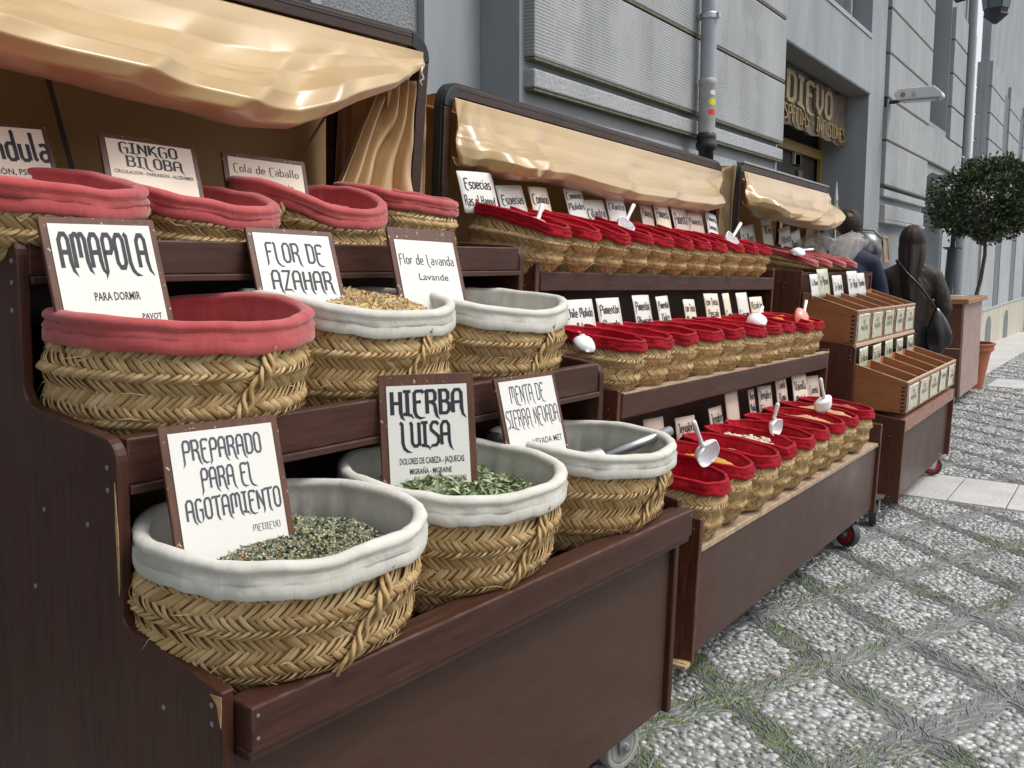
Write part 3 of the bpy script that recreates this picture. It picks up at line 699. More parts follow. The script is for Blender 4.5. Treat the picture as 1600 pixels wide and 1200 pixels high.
# ------------------------------------------------------------------ lettering drawn as pen strokes
GL = {
 'A': (5.6, [[(.4,0),(.4,8.2),(1.6,10),(3.6,10),(4.6,8.5),(4.6,2),(5.2,-.8),(7,-2.8)], [(.4,4.6),(4.6,4.6)]]),
 'P': (5.4, [[(-.7,-3.6),(.6,-1.2),(.6,8.4),(1.6,10),(3.8,10),(4.8,8.6),(4.8,6),(3.9,4.6),(.8,4.6)]]),
 'R': (5.6, [[(.5,0),(.5,10)], [(-.5,9.2),(.6,10),(3.6,10),(4.5,8.8),(4.5,6.4),(3.6,5.1),(.8,5.1)], [(2.4,5.1),(4.2,3.8),(4.5,1.2),(5.1,-1.2),(6.6,-2.8)]]),
 'E': (5.2, [[(4.9,9.0),(4.2,10),(1.4,10),(.5,9),(.5,1),(1.2,-.9),(3,-1.9),(5.8,-1.5)], [(.5,5.1),(3.6,5.4)]]),
 'F': (4.8, [[(-.3,-2.8),(.7,-.8),(.7,9),(1.4,10),(4.6,10)], [(.7,5.2),(3.6,5.4)]]),
 'O': (5.3, [[(.5,5),(.5,8.4),(1.6,10),(3.6,10),(4.6,8.4),(4.6,1.6),(3.6,0),(1.6,0),(.5,1.6),(.5,5)]]),
 'D': (5.4, [[(-.4,10),(3.4,10),(4.7,8.6),(4.7,1.4),(3.4,0),(.5,0)], [(.6,0),(.6,10)]]),
 'L': (4.6, [[(-.4,10.5),(.8,9.5),(.8,1.5),(1.6,-.9),(3.2,-2.2),(6,-2.7)]]),
 'I': (3.8, [[(-.3,10),(3.4,10)], [(1.6,10),(1.6,0)], [(-.5,.2),(1.6,0),(3.4,-.5),(4.6,-2.2)]]),
 'H': (5.4, [[(.5,0),(.5,10)], [(.5,5),(4.4,5)], [(4.5,10),(4.5,1),(5,-1.2),(6.6,-2.8)]]),
 'B': (5.5, [[(.6,0),(.6,10)], [(-.4,10),(3.5,10),(4.4,8.8),(4.4,6.4),(3.5,5.2),(.6,5.2)], [(3.4,5.2),(4.8,4),(4.8,1.4),(3.5,0),(-.2,0)]]),
 'U': (5.4, [[(-.3,10.4),(.6,9.4),(.6,1.5),(1.7,0),(3.4,0),(4.6,1.5)], [(4.6,10.2),(4.6,0)]]),
 'S': (5.2, [[(4.8,8.8),(3.7,10),(1.6,10),(.6,8.6),(.6,6.8),(4.5,3.8),(4.5,1.4),(3.3,0),(1,-.1),(-.8,-1.6)]]),
 'M': (7.4, [[(.5,0),(.5,10)], [(.5,9),(1.6,10),(2.6,10),(3.5,8.8),(3.5,3)], [(3.5,9),(4.4,10),(5.4,10),(6.3,8.6),(6.3,2),(6.9,-.6),(8.4,-2.2)]]),
 'N': (5.4, [[(.5,0),(.5,10)], [(.5,9.4),(4.4,1.4)], [(4.6,10),(4.6,-.8),(3.9,-2.6)]]),
 'T': (5.4, [[(-.6,9.3),(.2,10),(5,10),(5.8,10.6)], [(2.6,10),(2.6,1),(3.2,-1.1),(4.6,-2.2)]]),
 'V': (5.0, [[(-.3,10.5),(.6,9.4),(.6,3),(2.4,0),(4.3,3),(4.3,10)]]),
 'G': (5.3, [[(4.6,8.8),(3.5,10),(1.6,10),(.5,8.5),(.5,1.2),(1.3,-.8),(3.2,-1.9)], [(2.5,4.7),(4.5,4.7),(4.5,.6),(3.6,-1.9)]]),
 'K': (5.2, [[(.5,0),(.5,10)], [(4.5,10),(1,5.2),(3.6,2.2),(4.3,-.8),(5.6,-2.4)]]),
 'Z': (5.2, [[(.2,9.4),(.6,10),(4.6,10),(.6,0),(4,0),(5.6,-1.6)]]),
 'C': (5.0, [[(4.7,9.2),(3.8,10),(1.5,10),(.5,8.6),(.5,1),(1.3,-.8),(3.2,-1.6),(5,-1.2)]]),
 'J': (4.4, [[(.6,10),(3.4,10),(3.4,.6),(2.4,-1),(0,-1.8)]]),
 'X': (5.0, [[(.3,10),(4.4,0)], [(4.4,10),(.3,0)]]),
 'Y': (5.0, [[(.3,10),(2.3,5),(4.4,10)], [(2.3,5),(2.3,0)]]),
 'a': (4.6, [[(.7,5.5),(1.5,6),(2.9,6),(3.8,4.9),(3.8,.6),(4.9,-.6)], [(3.8,3.5),(1.5,3.3),(.5,2.4),(.5,1.0),(1.3,0),(2.7,0),(3.8,1.1)]]),
 'b': (4.6, [[(.5,10),(.5,0),(2.9,0),(3.8,1.2),(3.8,4.8),(2.9,6),(.6,6)]]),
 'c': (4.2, [[(3.7,5.2),(2.8,6),(1.3,6),(.5,4.8),(.5,1.2),(1.3,0),(3.7,0)]]),
 'd': (4.6, [[(3.8,5),(2.9,6),(1.3,6),(.5,4.8),(.5,1.2),(1.3,0),(2.9,0),(3.8,1.2)], [(3.4,10.8),(3.8,10),(3.8,0)]]),
 'e': (4.5, [[(.5,3),(3.8,3.2),(3.8,4.8),(2.9,6),(1.3,6),(.5,4.8),(.5,1.2),(1.4,0),(4,0.1)]]),
 'f': (3.4, [[(3.2,9.6),(2,10),(1.2,9),(1.2,0)], [(0,6),(2.8,6)]]),
 'g': (4.6, [[(3.8,4.8),(2.9,6),(1.3,6),(.5,4.8),(.5,1.2),(1.3,0),(3.8,0)], [(3.8,6),(3.8,-1.6),(2.8,-2.8),(.6,-2.4)]]),
 'h': (4.6, [[(.5,10),(.5,0)], [(.5,5),(1.6,6),(2.9,6),(3.8,4.8),(3.8,0)]]),
 'i': (1.9, [[(.7,6),(.7,0)], [(.7,7.8),(.7,8.9)]]),
 'j': (2.4, [[(1.2,6),(1.2,-2),(0,-2.8)], [(1.2,7.8),(1.2,8.9)]]),
 'l': (2.0, [[(.6,10.4),(.7,.8),(1.5,0)]]),
 'm': (6.4, [[(.5,6),(.5,0)], [(.5,5),(1.3,6),(2.3,6),(3,5),(3,0)], [(3,5),(3.8,6),(4.8,6),(5.5,5),(5.5,0)]]),
 'n': (4.6, [[(.5,6),(.5,0)], [(.5,5),(1.6,6),(2.9,6),(3.8,4.8),(3.8,0)]]),
 'o': (4.5, [[(.5,3),(.5,4.8),(1.3,6),(2.9,6),(3.8,4.8),(3.8,1.2),(2.9,0),(1.3,0),(.5,1.2),(.5,3)]]),
 'p': (4.6, [[(.5,6),(.5,-3)], [(.5,6),(2.9,6),(3.8,4.8),(3.8,1.2),(2.9,0),(.6,0)]]),
 'q': (4.6, [[(3.8,6),(3.8,-3)], [(3.8,6),(1.3,6),(.5,4.8),(.5,1.2),(1.3,0),(3.7,0)]]),
 'r': (3.4, [[(.5,6),(.5,0)], [(.5,4.8),(1.6,6),(3.2,5.8)]]),
 's': (4.2, [[(3.7,5.4),(2.8,6),(1.2,6),(.5,5),(.7,3.7),(3.5,2.5),(3.7,1),(2.8,0),(.4,.2)]]),
 't': (3.5, [[(1.3,9.2),(1.3,1),(2.1,0),(3.2,.4)], [(0,6.4),(3,6.4)]]),
 'u': (4.6, [[(.5,6),(.5,1.2),(1.3,0),(2.9,0),(3.8,1.2)], [(3.8,6),(3.8,0)]]),
 'v': (4.3, [[(.4,6),(2.1,0),(3.8,6)]]), 'x': (4.3, [[(.4,6),(3.8,0)], [(3.8,6),(.4,0)]]),
 'y': (4.5, [[(.5,6),(.5,1.2),(1.3,0),(3.8,0)], [(3.8,6),(3.8,-1.8),(2.6,-2.8),(.6,-2.4)]]),
 'z': (4.3, [[(.5,6),(3.7,6),(.5,0),(3.9,0)]]), '-': (4, [[(.6,4),(3.2,4)]]), ' ': (3.0, []),
}
ACC = {'á': 'a', 'é': 'e', 'í': 'i', 'ó': 'o', 'ú': 'u', 'ñ': 'n', 'Ú': 'U'}
def pen(text, pw=1.35):
    """stroke lettering -> (V2, F, width)"""
    V = []; F = []; x = 0
    for ch in text:
        base = ACC.get(ch, ch); adv, strokes = GL.get(base, GL[' '])
        strokes = list(strokes)
        if ch in ACC: strokes.append([(1.6, 7.4), (2.9, 9.2)])
        for k, st in enumerate(strokes):
            P = np.array(st, float); n = len(P)
            d = np.diff(P, axis=0); d /= np.linalg.norm(d, axis=1)[:, None]+1e-9
            tn = np.vstack([d[:1], (d[:-1]+d[1:]), d[-1:]]) if n > 2 else np.vstack([d, d])
            tn /= np.linalg.norm(tn, axis=1)[:, None]+1e-9
            nr = np.stack([-tn[:, 1], tn[:, 0]], 1)
            w = np.full(n, pw/2)
            # broad pen: thinner when the stroke runs sideways
            w *= 1-.28*np.abs(tn[:, 0])
            if P[-1, 1] < -.4: w[-1] = .02; w[-2] *= .8
            if P[0, 1] < -.4: w[0] = .02; w[1] *= .8
            cs = np.ones(n)
            if n > 2: cs[1:-1] = 1/np.clip((tn[1:-1]*d[:-1]).sum(1), .6, 1)
            b = len(V)
            for i in range(n):
                V.append((x+P[i, 0]+nr[i, 0]*w[i]*cs[i], P[i, 1]+nr[i, 1]*w[i]*cs[i], k*.02)); V.append((x+P[i, 0]-nr[i, 0]*w[i]*cs[i], P[i, 1]-nr[i, 1]*w[i]*cs[i], k*.02))
            for i in range(n-1): F.append((b+2*i, b+2*i+1, b+2*i+3, b+2*i+2))
        x += adv+.75
    return V, F, max(x-.75, 1)
def plain_text(text, bold=.012):
    cu = bpy.data.curves.new('lettering', 'FONT'); cu.body = text; cu.size = 1; cu.offset = bold; cu.align_x = 'LEFT'; cu.resolution_u = 2
    o = bpy.data.objects.new('lettering', cu); COL.objects.link(o)
    dg = bpy.context.evaluated_depsgraph_get(); me = bpy.data.meshes.new_from_object(o.evaluated_get(dg))
    V = [tuple(v.co) for v in me.vertices]; F = [tuple(p.vertices) for p in me.polygons]
    bpy.data.objects.remove(o); bpy.data.curves.remove(cu); bpy.data.meshes.remove(me)
    return V, F, max((v[0] for v in V), default=1)
def text_into(mb, text, style, x, y, h, width=None, z=0, pw=1.35, m=0):
    """cap height h, left at x (or centred on x when width is given), baseline y"""
    if style == 'pen': V, F, w = pen(text, pw); s = h/10; hh = 10
    else: V, F, w = plain_text(text, .013 if style == 'bold' else .003); s = h/.69
    sx = s
    if width: sx = width/w; x = x-width/2
    mb.add([(x+v[0]*sx, y+v[1]*s, z+(v[2]*.0004 if style == 'pen' else 0)) for v in V], F, m)

def sign(name, label, F, n, u, w, Wd, H, yaw, lean, roll, lines, hid=.07, frame_w=.0125, board='sign_board', paper='paper', ink='ink', group=None, top=None, cat='sign'):
    """n,u,w: bottom centre of the visible part; hid: extra length below it"""
    r = Vector((-math.sin(yaw), math.cos(yaw), 0)); nr = Vector((math.cos(yaw), math.sin(yaw), 0)); up = Vector((0, 0, 1))
    up2 = up*math.cos(lean)-nr*math.sin(lean); nn = nr*math.cos(lean)+up*math.sin(lean)
    R = r*math.cos(roll)+up2*math.sin(roll); U = up2*math.cos(roll)-r*math.sin(roll)
    B = Vector((n, u, w))-U*hid
    mw = F @ Matrix(((R.x, U.x, nn.x, B.x), (R.y, U.y, nn.y, B.y), (R.z, U.z, nn.z, B.z), (0, 0, 0, 1)))
    Ht = H+hid
    e = empty(name, mw, label, cat, group)
    top = top or frame_w
    if board:
        P = fillet([(-Wd/2, 0), (Wd/2, 0), (Wd/2, Ht), (-Wd/2, Ht)], .004, 2)
        MB().prism_z(P, -.008, 0).build('board', M[board], e, bevel=.0012, seg=1)
        pw2 = Wd/2-frame_w
        MB().box(-pw2, pw2, frame_w, Ht-top, 0.0004, .0016).build('paper', M[paper], e)
        zt = .0021
    else:
        k = 6; V = []; Fq = []           # a bent paper card
        for i in range(k+1):
            for j in range(k+1):
                X = -Wd/2+Wd*i/k; Y = Ht*j/k
                V.append((X, Y, .006*math.sin(j/k*2.2)*math.cos(X/Wd*2.5)))
        for i in range(k):
            for j in range(k): b = i*(k+1)+j; Fq.append((b, b+k+1, b+k+2, b+1))
        o = MB().add(V, Fq).build('paper', M[paper], e, smooth=True)
        s_ = o.modifiers.new('thickness', 'SOLIDIFY'); s_.thickness = .0012; s_.offset = -1
        zt = .0
    mb = MB()
    for (tx, style, cx, fy, h, tw, *pwv) in lines:
        text_into(mb, tx, style, cx*Wd, Ht-fy*Wd-h*Wd, h*Wd, tw*Wd, zt, pwv[0] if pwv else 1.35)
    if not board:
        mb.v = [(x, y, .006*math.sin(y/Ht*2.2)*math.cos(x/Wd*2.5)+.0007+z) for (x, y, z) in mb.v]
    if mb.v: mb.build('lettering', M[ink], e)
    return e

# ------------------------------------------------------------------ baskets
def basket_surface(a0, b0, a1, b1, h, th, ph, c2, s2, seam, nb=0):
    def rimz(t): return h-b1*np.cos(t)*math.tan(th)-a1*np.sin(t)*math.tan(ph)+c2*np.cos(2*t)+s2*np.sin(2*t)
    def surf(t, v, off):
        vv = np.clip(v, 0, 1)
        rr = np.where(vv < .16, np.sqrt(np.clip(1-((.16-vv)/.16)**2*.12, 0, 1)), 1.0)
        k = np.clip(vv, 1e-4, 1)**.5
        bul = .010*np.sin(np.pi*vv)+.0045*np.cos(2*np.pi*(vv-seam)*3.1)
        lump = .006*vnoise(np.cos(t)*1.7+5, np.sin(t)*1.7+vv*2.3+5, 3)*2
        a = (a0+(a1-a0)*k)*rr; b = (b0+(b1-b0)*k)*rr
        sh = np.abs(np.cos(t))**.86*np.sign(np.cos(t)), np.abs(np.sin(t))**.86*np.sign(np.sin(t))
        nx, ny = np.cos(t)/b1, np.sin(t)/a1; q = np.sqrt(nx*nx+ny*ny); o = off+bul+lump
        return np.stack([b*sh[0]+nx/q*o+nb*(1-k), a*sh[1]+ny/q*o, rimz(t)*v], -1)
    return surf, rimz
def weave_mesh(p, rowh=.0200, sw=.0112, seed=1, hairs=120, handle=(25, 6), handle_r=.0040, M_=6, vtop=.8):
    a0, b0, a1, b1, h, th, ph, c2, s2 = p[:9]; nb = p[9] if len(p) > 9 else 0
    g = np.random.default_rng(int(seed*10)); surf, rimz = basket_surface(a0, b0, a1, b1, h, th, ph, c2, s2, .3, nb)
    rows = max(4, int(round(h/rowh))); C = math.pi*(3*(a1+b1)-math.sqrt((3*a1+b1)*(a1+3*b1)))
    K = int(C/(sw*1.22)); Vs, Fs, UV, TN = [], [], [], []; base = 0
    seams = set(range(2, rows, 4))
    z = 0; hts = []
    for j in range(rows): hts.append(.72 if j in seams else 1.05)
    hts = np.array(hts); edges = np.concatenate([[0], np.cumsum(hts)])/hts.sum()
    cc = np.array([-.5, 0, .5]); tt = np.linspace(0, 1, M_)
    for j in range(rows):
        if (edges[j]+edges[j+1])/2 > vtop+.01: continue
        sg = 1 if j % 2 == 0 else -1; v0, v1 = edges[j], edges[j+1]; dv = v1-v0; vm = (v0+v1)/2; sm = j in seams
        th0 = (np.arange(K)+g.uniform(-.16, .16, K)+(j % 2)*.5)*2*math.pi/K
        slant = (rowh*1.15 if not sm else rowh*1.25)*2*math.pi/C*sg*g.uniform(.85, 1.15, K)
        W_ = sw*2*math.pi/C*g.uniform(.95, 1.25, K); lift = g.normal(0, .0011, K)+(.0028 if sm else 0)
        ext = 1.34+g.uniform(-.08, .12, K); tn = np.clip(g.normal(.5, .23, K)+(.12 if sm else 0), 0, 1)
        T_, C_ = np.meshgrid(tt, cc, indexing='ij')
        ang = th0[:, None, None]+slant[:, None, None]*(T_-.5)*ext[:, None, None]+W_[:, None, None]*C_*(1-.35*np.abs(2*T_-1)**3)*.72
        v = vm+dv*(T_-.5)[None]*ext[:, None, None]-sg*dv*C_[None]*.30*(sw/rowh)
        v = v + 0*ang
        off = .0040*np.sin(np.pi*T_)[None]*(1.35 if sm else 1)-.0020+.0016*(1-(2*C_)**2)[None]+(-C_*sg*.0024)[None]+lift[:, None, None]*np.sin(np.pi*T_)[None]
        if j == rows-1: v = np.minimum(v, 1.0)
        P = surf(ang, np.clip(v, 0.0, 1.0), off).reshape(-1, 3)
        n = M_*3; idx = np.arange(K)[:, None, None]*n; i0 = (np.arange(M_-1)[:, None]*3+np.arange(2)[None])
        q = np.stack([i0, i0+1, i0+4, i0+3], -1).reshape(1, -1, 4)+idx.reshape(-1, 1, 1)
        Vs.append(P); Fs.append(q.reshape(-1, 4)+base); base += len(P)
        u_ = np.stack([C_[None]+g.random(K)[:, None, None]*50, T_[None]*1.0+g.random(K)[:, None, None]*50+0*ang], -1)
        UV.append(np.broadcast_to(u_, ang.shape+(2,)).reshape(-1, 2)); TN.append(np.repeat(tn, n))
    # handle: three plaited strands lying down the side, plus the tail on the far side
    nV = 0
    for (hd, s0) in (((handle, 0), ((handle[0]+180, handle[1]+180), 1)) if handle else ()):
        A, B = math.radians(hd[0]), math.radians(hd[1]); npt = 40; seg = 6
        for k in range(4):
            s = np.linspace(0, 1, npt); vv = vtop+.03-(vtop)*s; ph_ = s*13+k*2*math.pi/4
            ctr = A+(B-A)*s**1.3+.055*np.sin(ph_)*(.16/a1)*.9; off = .010+.0045*np.cos(ph_*1.0)+handle_r*.4
            cpt = surf(ctr, vv, off); r = handle_r*(1+.15*g.normal())*(1-.25*s)
            tg = np.gradient(cpt, axis=0); tg /= np.linalg.norm(tg, axis=1)[:, None]
            rad = np.stack([np.cos(ctr)/b1, np.sin(ctr)/a1, 0*ctr], -1); rad /= np.linalg.norm(rad, axis=1)[:, None]
            bn = np.cross(tg, rad); bn /= np.linalg.norm(bn, axis=1)[:, None]
            aa = np.arange(seg)*2*math.pi/seg
            P = cpt[:, None]+(np.cos(aa)[None, :, None]*bn[:, None]*1.15+np.sin(aa)[None, :, None]*rad[:, None]*.75)*(r if np.isscalar(r) else r[:, None, None])
            i = np.arange(npt-1)[:, None]*seg; kk = np.arange(seg)[None]
            q = np.stack([i+kk, i+(kk+1) % seg, i+seg+(kk+1) % seg, i+seg+kk], -1).reshape(-1, 4)
            Vs.append(P.reshape(-1, 3)); Fs.append(q+base); base += npt*seg
            UV.append(np.stack([np.tile(aa/2, npt)+k*3, np.repeat(s*8, seg)], 1)); TN.append(np.full(npt*seg, .55+.12*g.normal()))
    # loose fibre ends
    if hairs:
        t0 = g.uniform(0, 2*math.pi, hairs); v0 = g.choice([q_ for q_ in edges[1:-1] if q_ < vtop-.03], hairs)+g.normal(0, .01, hairs)
        L = g.uniform(.006, .022, hairs); d = g.normal(0, 1, hairs)
        p0 = surf(t0, v0, .001); p1 = surf(t0+L*d/C*6, v0+g.normal(0, .05, hairs), L*.45); p2 = surf(t0+L*d/C*10, v0-.03+g.normal(0, .06, hairs), L*.7)
        w = np.array([0, 0, .0009])
        P = np.stack([p0-w, p0+w, p1+w*.8, p1-w*.8, p2, p2+w*.2], 1).reshape(-1, 3)
        i = (np.arange(hairs)*6)[:, None]; q = np.stack([np.concatenate([i+0, i+1, i+2, i+3], 1), np.concatenate([i+3, i+2, i+5, i+4], 1)], 1).reshape(-1, 4)
        Vs.append(P); Fs.append(q+base); base += len(P); UV.append(np.zeros((len(P), 2))+.5); TN.append(np.full(len(P), .85))
    me = mesh_from('woven_wall', np.concatenate(Vs), np.concatenate(Fs), M['straw'], smooth=True, uv=np.concatenate(UV), tint=np.concatenate(TN))
    # backing shell
    t = np.linspace(0, 2*math.pi, 49)[:-1]; v = np.linspace(0, .985, 9); TT, VV = np.meshgrid(t, v, indexing='ij')
    P = surf(TT, VV, -.0036).reshape(-1, 3); n = len(v); i = (np.arange(48)[:, None]*n+np.arange(n-1)[None]); i2 = (((np.arange(48)+1) % 48)[:, None]*n+np.arange(n-1)[None])
    F_ = np.stack([i, i2, i2+1, i+1], -1).reshape(-1, 4); F_ = [tuple(x) for x in F_]; F_.append(tuple(range(0, 48*n, n))[::-1])
    bk = mesh_from('backing', P, F_, M['straw_dark'], smooth=True)
    return me, bk
def liner_mesh(p, mat, seed=1, skirt=.052, roll=.016, depth=.12, wr=1.0, N=112):
    a0, b0, a1, b1, h, th, ph, c2, s2 = p[:9]; nb = p[9] if len(p) > 9 else 0
    g = np.random.default_rng(int(seed*10)); surf, rimz = basket_surface(a0, b0, a1, b1, h, th, ph, c2, s2, .3, nb)
    R = roll
    prof = [(.006, -skirt), (.0085, -skirt+.003), (.0088, -skirt*.75), (.0088, -skirt*.56), (.0076, -skirt*.50), (.0096, -skirt*.44)]
    for a in np.linspace(-50, 215, 11): prof.append((-R*.15+R*math.cos(R_(a))*.98, -R*.2+R*math.sin(R_(a))*.82))
    iz = [(-.008-R*.4, -R*1.6), (-.012, -depth*.35), (-.013, -depth*.55), (-.014, -depth*.78), (-.016, -depth)]
    prof += iz; n = len(prof); t = np.linspace(0, 2*math.pi, N+1)[:-1]
    O = np.array([q[0]+(.0028 if i_ < 6 else 0) for i_, q in enumerate(prof)]); Z = np.array([q[1] for q in prof]); TT = t[:, None]; k = seed*3.7
    fat = 1+.28*vnoise(np.cos(t)*2.2+k, np.sin(t)*2.2+k, 1)+.16*vnoise(np.cos(t)*6+k, np.sin(t)*6, 2)
    wr1 = vnoise(t*14+k, 0*t, 4); wr2 = vnoise(t*31+k, 0*t, 5)
    sk = np.clip((-Z-.018)/.03, 0, 1)[None]*(np.arange(n) < 6)[None]; ins = (np.arange(n) >= 17)[None]*np.clip(-Z/.05, 0, 1)[None]
    tube_ = ((np.arange(n) >= 5) & (np.arange(n) < 17))[None]
    off = np.where(tube_, (O[None])*fat[:, None]+wr*.0022*wr2[:, None]*1.5, O[None])+sk*(wr*.0016*(wr1[:, None]+wr2[:, None])*1.2)+ins*wr*(.018*wr1[:, None]*np.abs(wr1[:, None])*2.0+.005*wr2[:, None]-.006)
    zz = Z[None]*np.where(tube_, fat[:, None], 1)+.0026*wr*vnoise(t*9+k, 0*t, 6)[:, None]*(np.arange(n) < 6)[None]*2+.0035*vnoise(np.cos(t)*3+k, np.sin(t)*3, 7)[:, None]*2
    vin = np.where(ins > 0, np.clip(1+Z[None]/h, .05, 1), 1.0)+0*off
    V0 = surf(np.broadcast_to(TT, off.shape), vin, off); V0[..., 2] = np.where(ins > 0, V0[..., 2], rimz(TT)+zz)
    # the outer skirt follows the wall a little
    i = (np.arange(N)[:, None]*n+np.arange(n-1)[None]); i2 = (((np.arange(N)+1) % N)[:, None]*n+np.arange(n-1)[None])
    Fq = np.stack([i, i2, i2+1, i+1], -1).reshape(-1, 4)
    Fl = [tuple(x) for x in Fq]; Fl.append(tuple(j*n+n-1 for j in range(N)))
    return mesh_from('liner', V0.reshape(-1, 3), Fl, M[mat], smooth=True)

def heap(p, level, dome_, seed, grain=.003, R=.86):
    """rounded heap surface inside the rim"""
    a0, b0, a1, b1, h, th, ph, c2, s2 = p[:9]; nb = p[9] if len(p) > 9 else 0; g = np.random.default_rng(int(seed*10))
    surf, rimz = basket_surface(a0, b0, a1, b1, h, th, ph, c2, s2, .3, nb)
    nr, na = 16, 56; r = np.linspace(0, 1, nr)[1:]; t = np.linspace(0, 2*math.pi, na+1)[:-1]
    RR, TT = np.meshgrid(r, t, indexing='ij'); x = b1*R*RR*np.cos(TT); y = a1*R*RR*np.sin(TT)
    pl = h+level-x*math.tan(th)*.7-y*math.tan(ph)
    z = pl+dome_*(1-RR**2)+.012*vnoise(x*22+seed, y*22, 1)*2+grain*vnoise(x*160, y*160+seed, 2)*2
    V = np.concatenate([[[0, 0, h+level+dome_]], np.stack([x, y, z], -1).reshape(-1, 3)])
    F = [(0, 1+k, 1+(k+1) % na) for k in range(na)]
    for i in range(nr-2):
        for k in range(na): a = 1+i*na+k; b = 1+i*na+(k+1) % na; F.append((a, a+na, b+na, b))
    return V, F
def flakes(p, level, dome_, seed, N, size, mats, shape='flake', R=.84, curl=.3):
    a0, b0, a1, b1, h, th, ph, c2, s2 = p[:9]; nb = p[9] if len(p) > 9 else 0; g = np.random.default_rng(int(seed*10))
    rr = np.sqrt(g.random(N)); t = g.uniform(0, 2*math.pi, N); x = b1*R*rr*np.cos(t); y = a1*R*rr*np.sin(t)
    z = h+level-x*math.tan(th)*.7-y*math.tan(ph)+dome_*(1-rr**2)+.012*vnoise(x*22+seed, y*22, 1)*2+g.uniform(0, size*.8, N)
    if shape == 'flake': B = np.array([(-1, -.1, 0), (0, .45, .12), (1, 0, 0), (0, -.45, .1), (.1, 0, .35)]); Bf = np.array([(0, 4, 1), (1, 4, 2), (2, 4, 3), (3, 4, 0)])
    elif shape == 'leaf':
        B = np.array([(-1, 0, 0), (-.3, .34, .35), (.5, .26, .3), (1.1, 0, -.2), (.5, -.26, .35), (-.3, -.34, .25), (-.3, 0, .05), (.5, 0, .12)])
        Bf = np.array([(0, 6, 1), (1, 6, 7), (1, 7, 2), (2, 7, 3), (0, 5, 6), (5, 7, 6), (5, 4, 7), (4, 3, 7)])
    else: B = np.array([(-1, 0, 0), (0, .8, 0), (1, 0, 0), (0, -.8, 0), (0, 0, .7), (0, 0, -.7)]); Bf = np.array([(0, 4, 1), (1, 4, 2), (2, 4, 3), (3, 4, 0), (0, 1, 5), (1, 2, 5), (2, 3, 5), (3, 0, 5)])
    s = size*g.uniform(.5, 1.4, N); e = g.uniform(0, 6.28, N); el = g.normal(0, .55, N); ro = g.normal(0, .8, N)
    P = B[None]*s[:, None, None]*np.array([1, 1, 1]); 
    cr, sr = np.cos(ro)[:, None], np.sin(ro)[:, None]; P = np.stack([P[..., 0], P[..., 1]*cr-P[..., 2]*sr, P[..., 1]*sr+P[..., 2]*cr], -1)
    ce, se = np.cos(el)[:, None], np.sin(el)[:, None]; P = np.stack([P[..., 0]*ce-P[..., 2]*se, P[..., 1], P[..., 0]*se+P[..., 2]*ce], -1)
    ca, sa = np.cos(e)[:, None], np.sin(e)[:, None]; P = np.stack([P[..., 0]*ca-P[..., 1]*sa, P[..., 0]*sa+P[..., 1]*ca, P[..., 2]], -1)
    P = P+np.stack([x, y, z], -1)[:, None]; F = Bf[None]+(np.arange(N)*len(B))[:, None, None]
    mi = np.repeat(g.choice(len(mats), N, p=[m[1] for m in mats]), len(Bf))
    return mesh_from('contents', P.reshape(-1, 3), F.reshape(-1, 3), [m[0] for m in mats], mi)

def basket(F, n, u, w, p, me, bk, ln, label, name='herb_basket', cat='basket', group=None, rz=0):
    e = empty(name, F @ T(n, u, w) @ RZ(rz), label, cat, group)
    o = link('woven_wall', me, e); o['kind'] = 'stuff'; link('backing', bk, e); link('liner', ln, e)
    return e
# ------------------------------------------------------------------ market stalls
def caster(stall, F, off, n, u, r=.0625, yaw=0, w=.036, hub='red_wheel', tyre='rubber'):
    P = F @ Vector((n, u, 0)); wz = (gz(P.x, P.y)+r+.010-P.z)/F[2][2]
    e = bpy.data.objects.new('caster', None); COL.objects.link(e); e.parent = stall; e.empty_display_size = .03
    e.matrix_local = T(n-off[0], u-off[1], wz-off[2]) @ RZ(yaw)
    M1 = RX(R_(90))
    MB().lathe([(r*.72, -w*.40), (r*.74, -w/2), (r*.96, -w/2), (r, -w*.3), (r, w*.3), (r*.96, w/2), (r*.74, w/2), (r*.72, w*.40)], 28, M=M1, cap=False).build('tyre', M[tyre], e, smooth=True, bevel=.0005)
    MB().lathe([(.006, -w*.40), (r*.3, -w*.44), (r*.34, -w*.30), (r*.6, -w*.30), (r*.66, -w*.46), (r*.80, -w*.46)], 28, M=M1).lathe([(r*.80, w*.46), (r*.66, w*.46), (r*.6, w*.3), (r*.34, w*.3), (r*.3, w*.44), (.006, w*.4)], 28, M=M1).build('hub', M[hub], e)
    m = MB()
    for s in (-1, 1):
        y = s*(w/2+.006); P = fillet([(-.018, -.018), (.018, -.018), (.034, r*1.15), (-.034, r*1.15)], .01)
        m.prism_y(P, y-.002, y+.002)
        m.lathe([(.011, 0), (.011, .010), (.004, .012)], 10, M=T(0, y, 0) @ RX(R_(-90*s)))
    m.box(-.036, .036, -w/2-.009, w/2+.009, r*1.15, r*1.15+.004); m.lathe([(.03, r*1.15+.004), (.03, r*1.15+.012)], 16)
    m.box(-.045, .045, -.045, .045, r*1.15+.012, r*1.15+.016)
    m.build('fork', M['steel'], e)
    return e
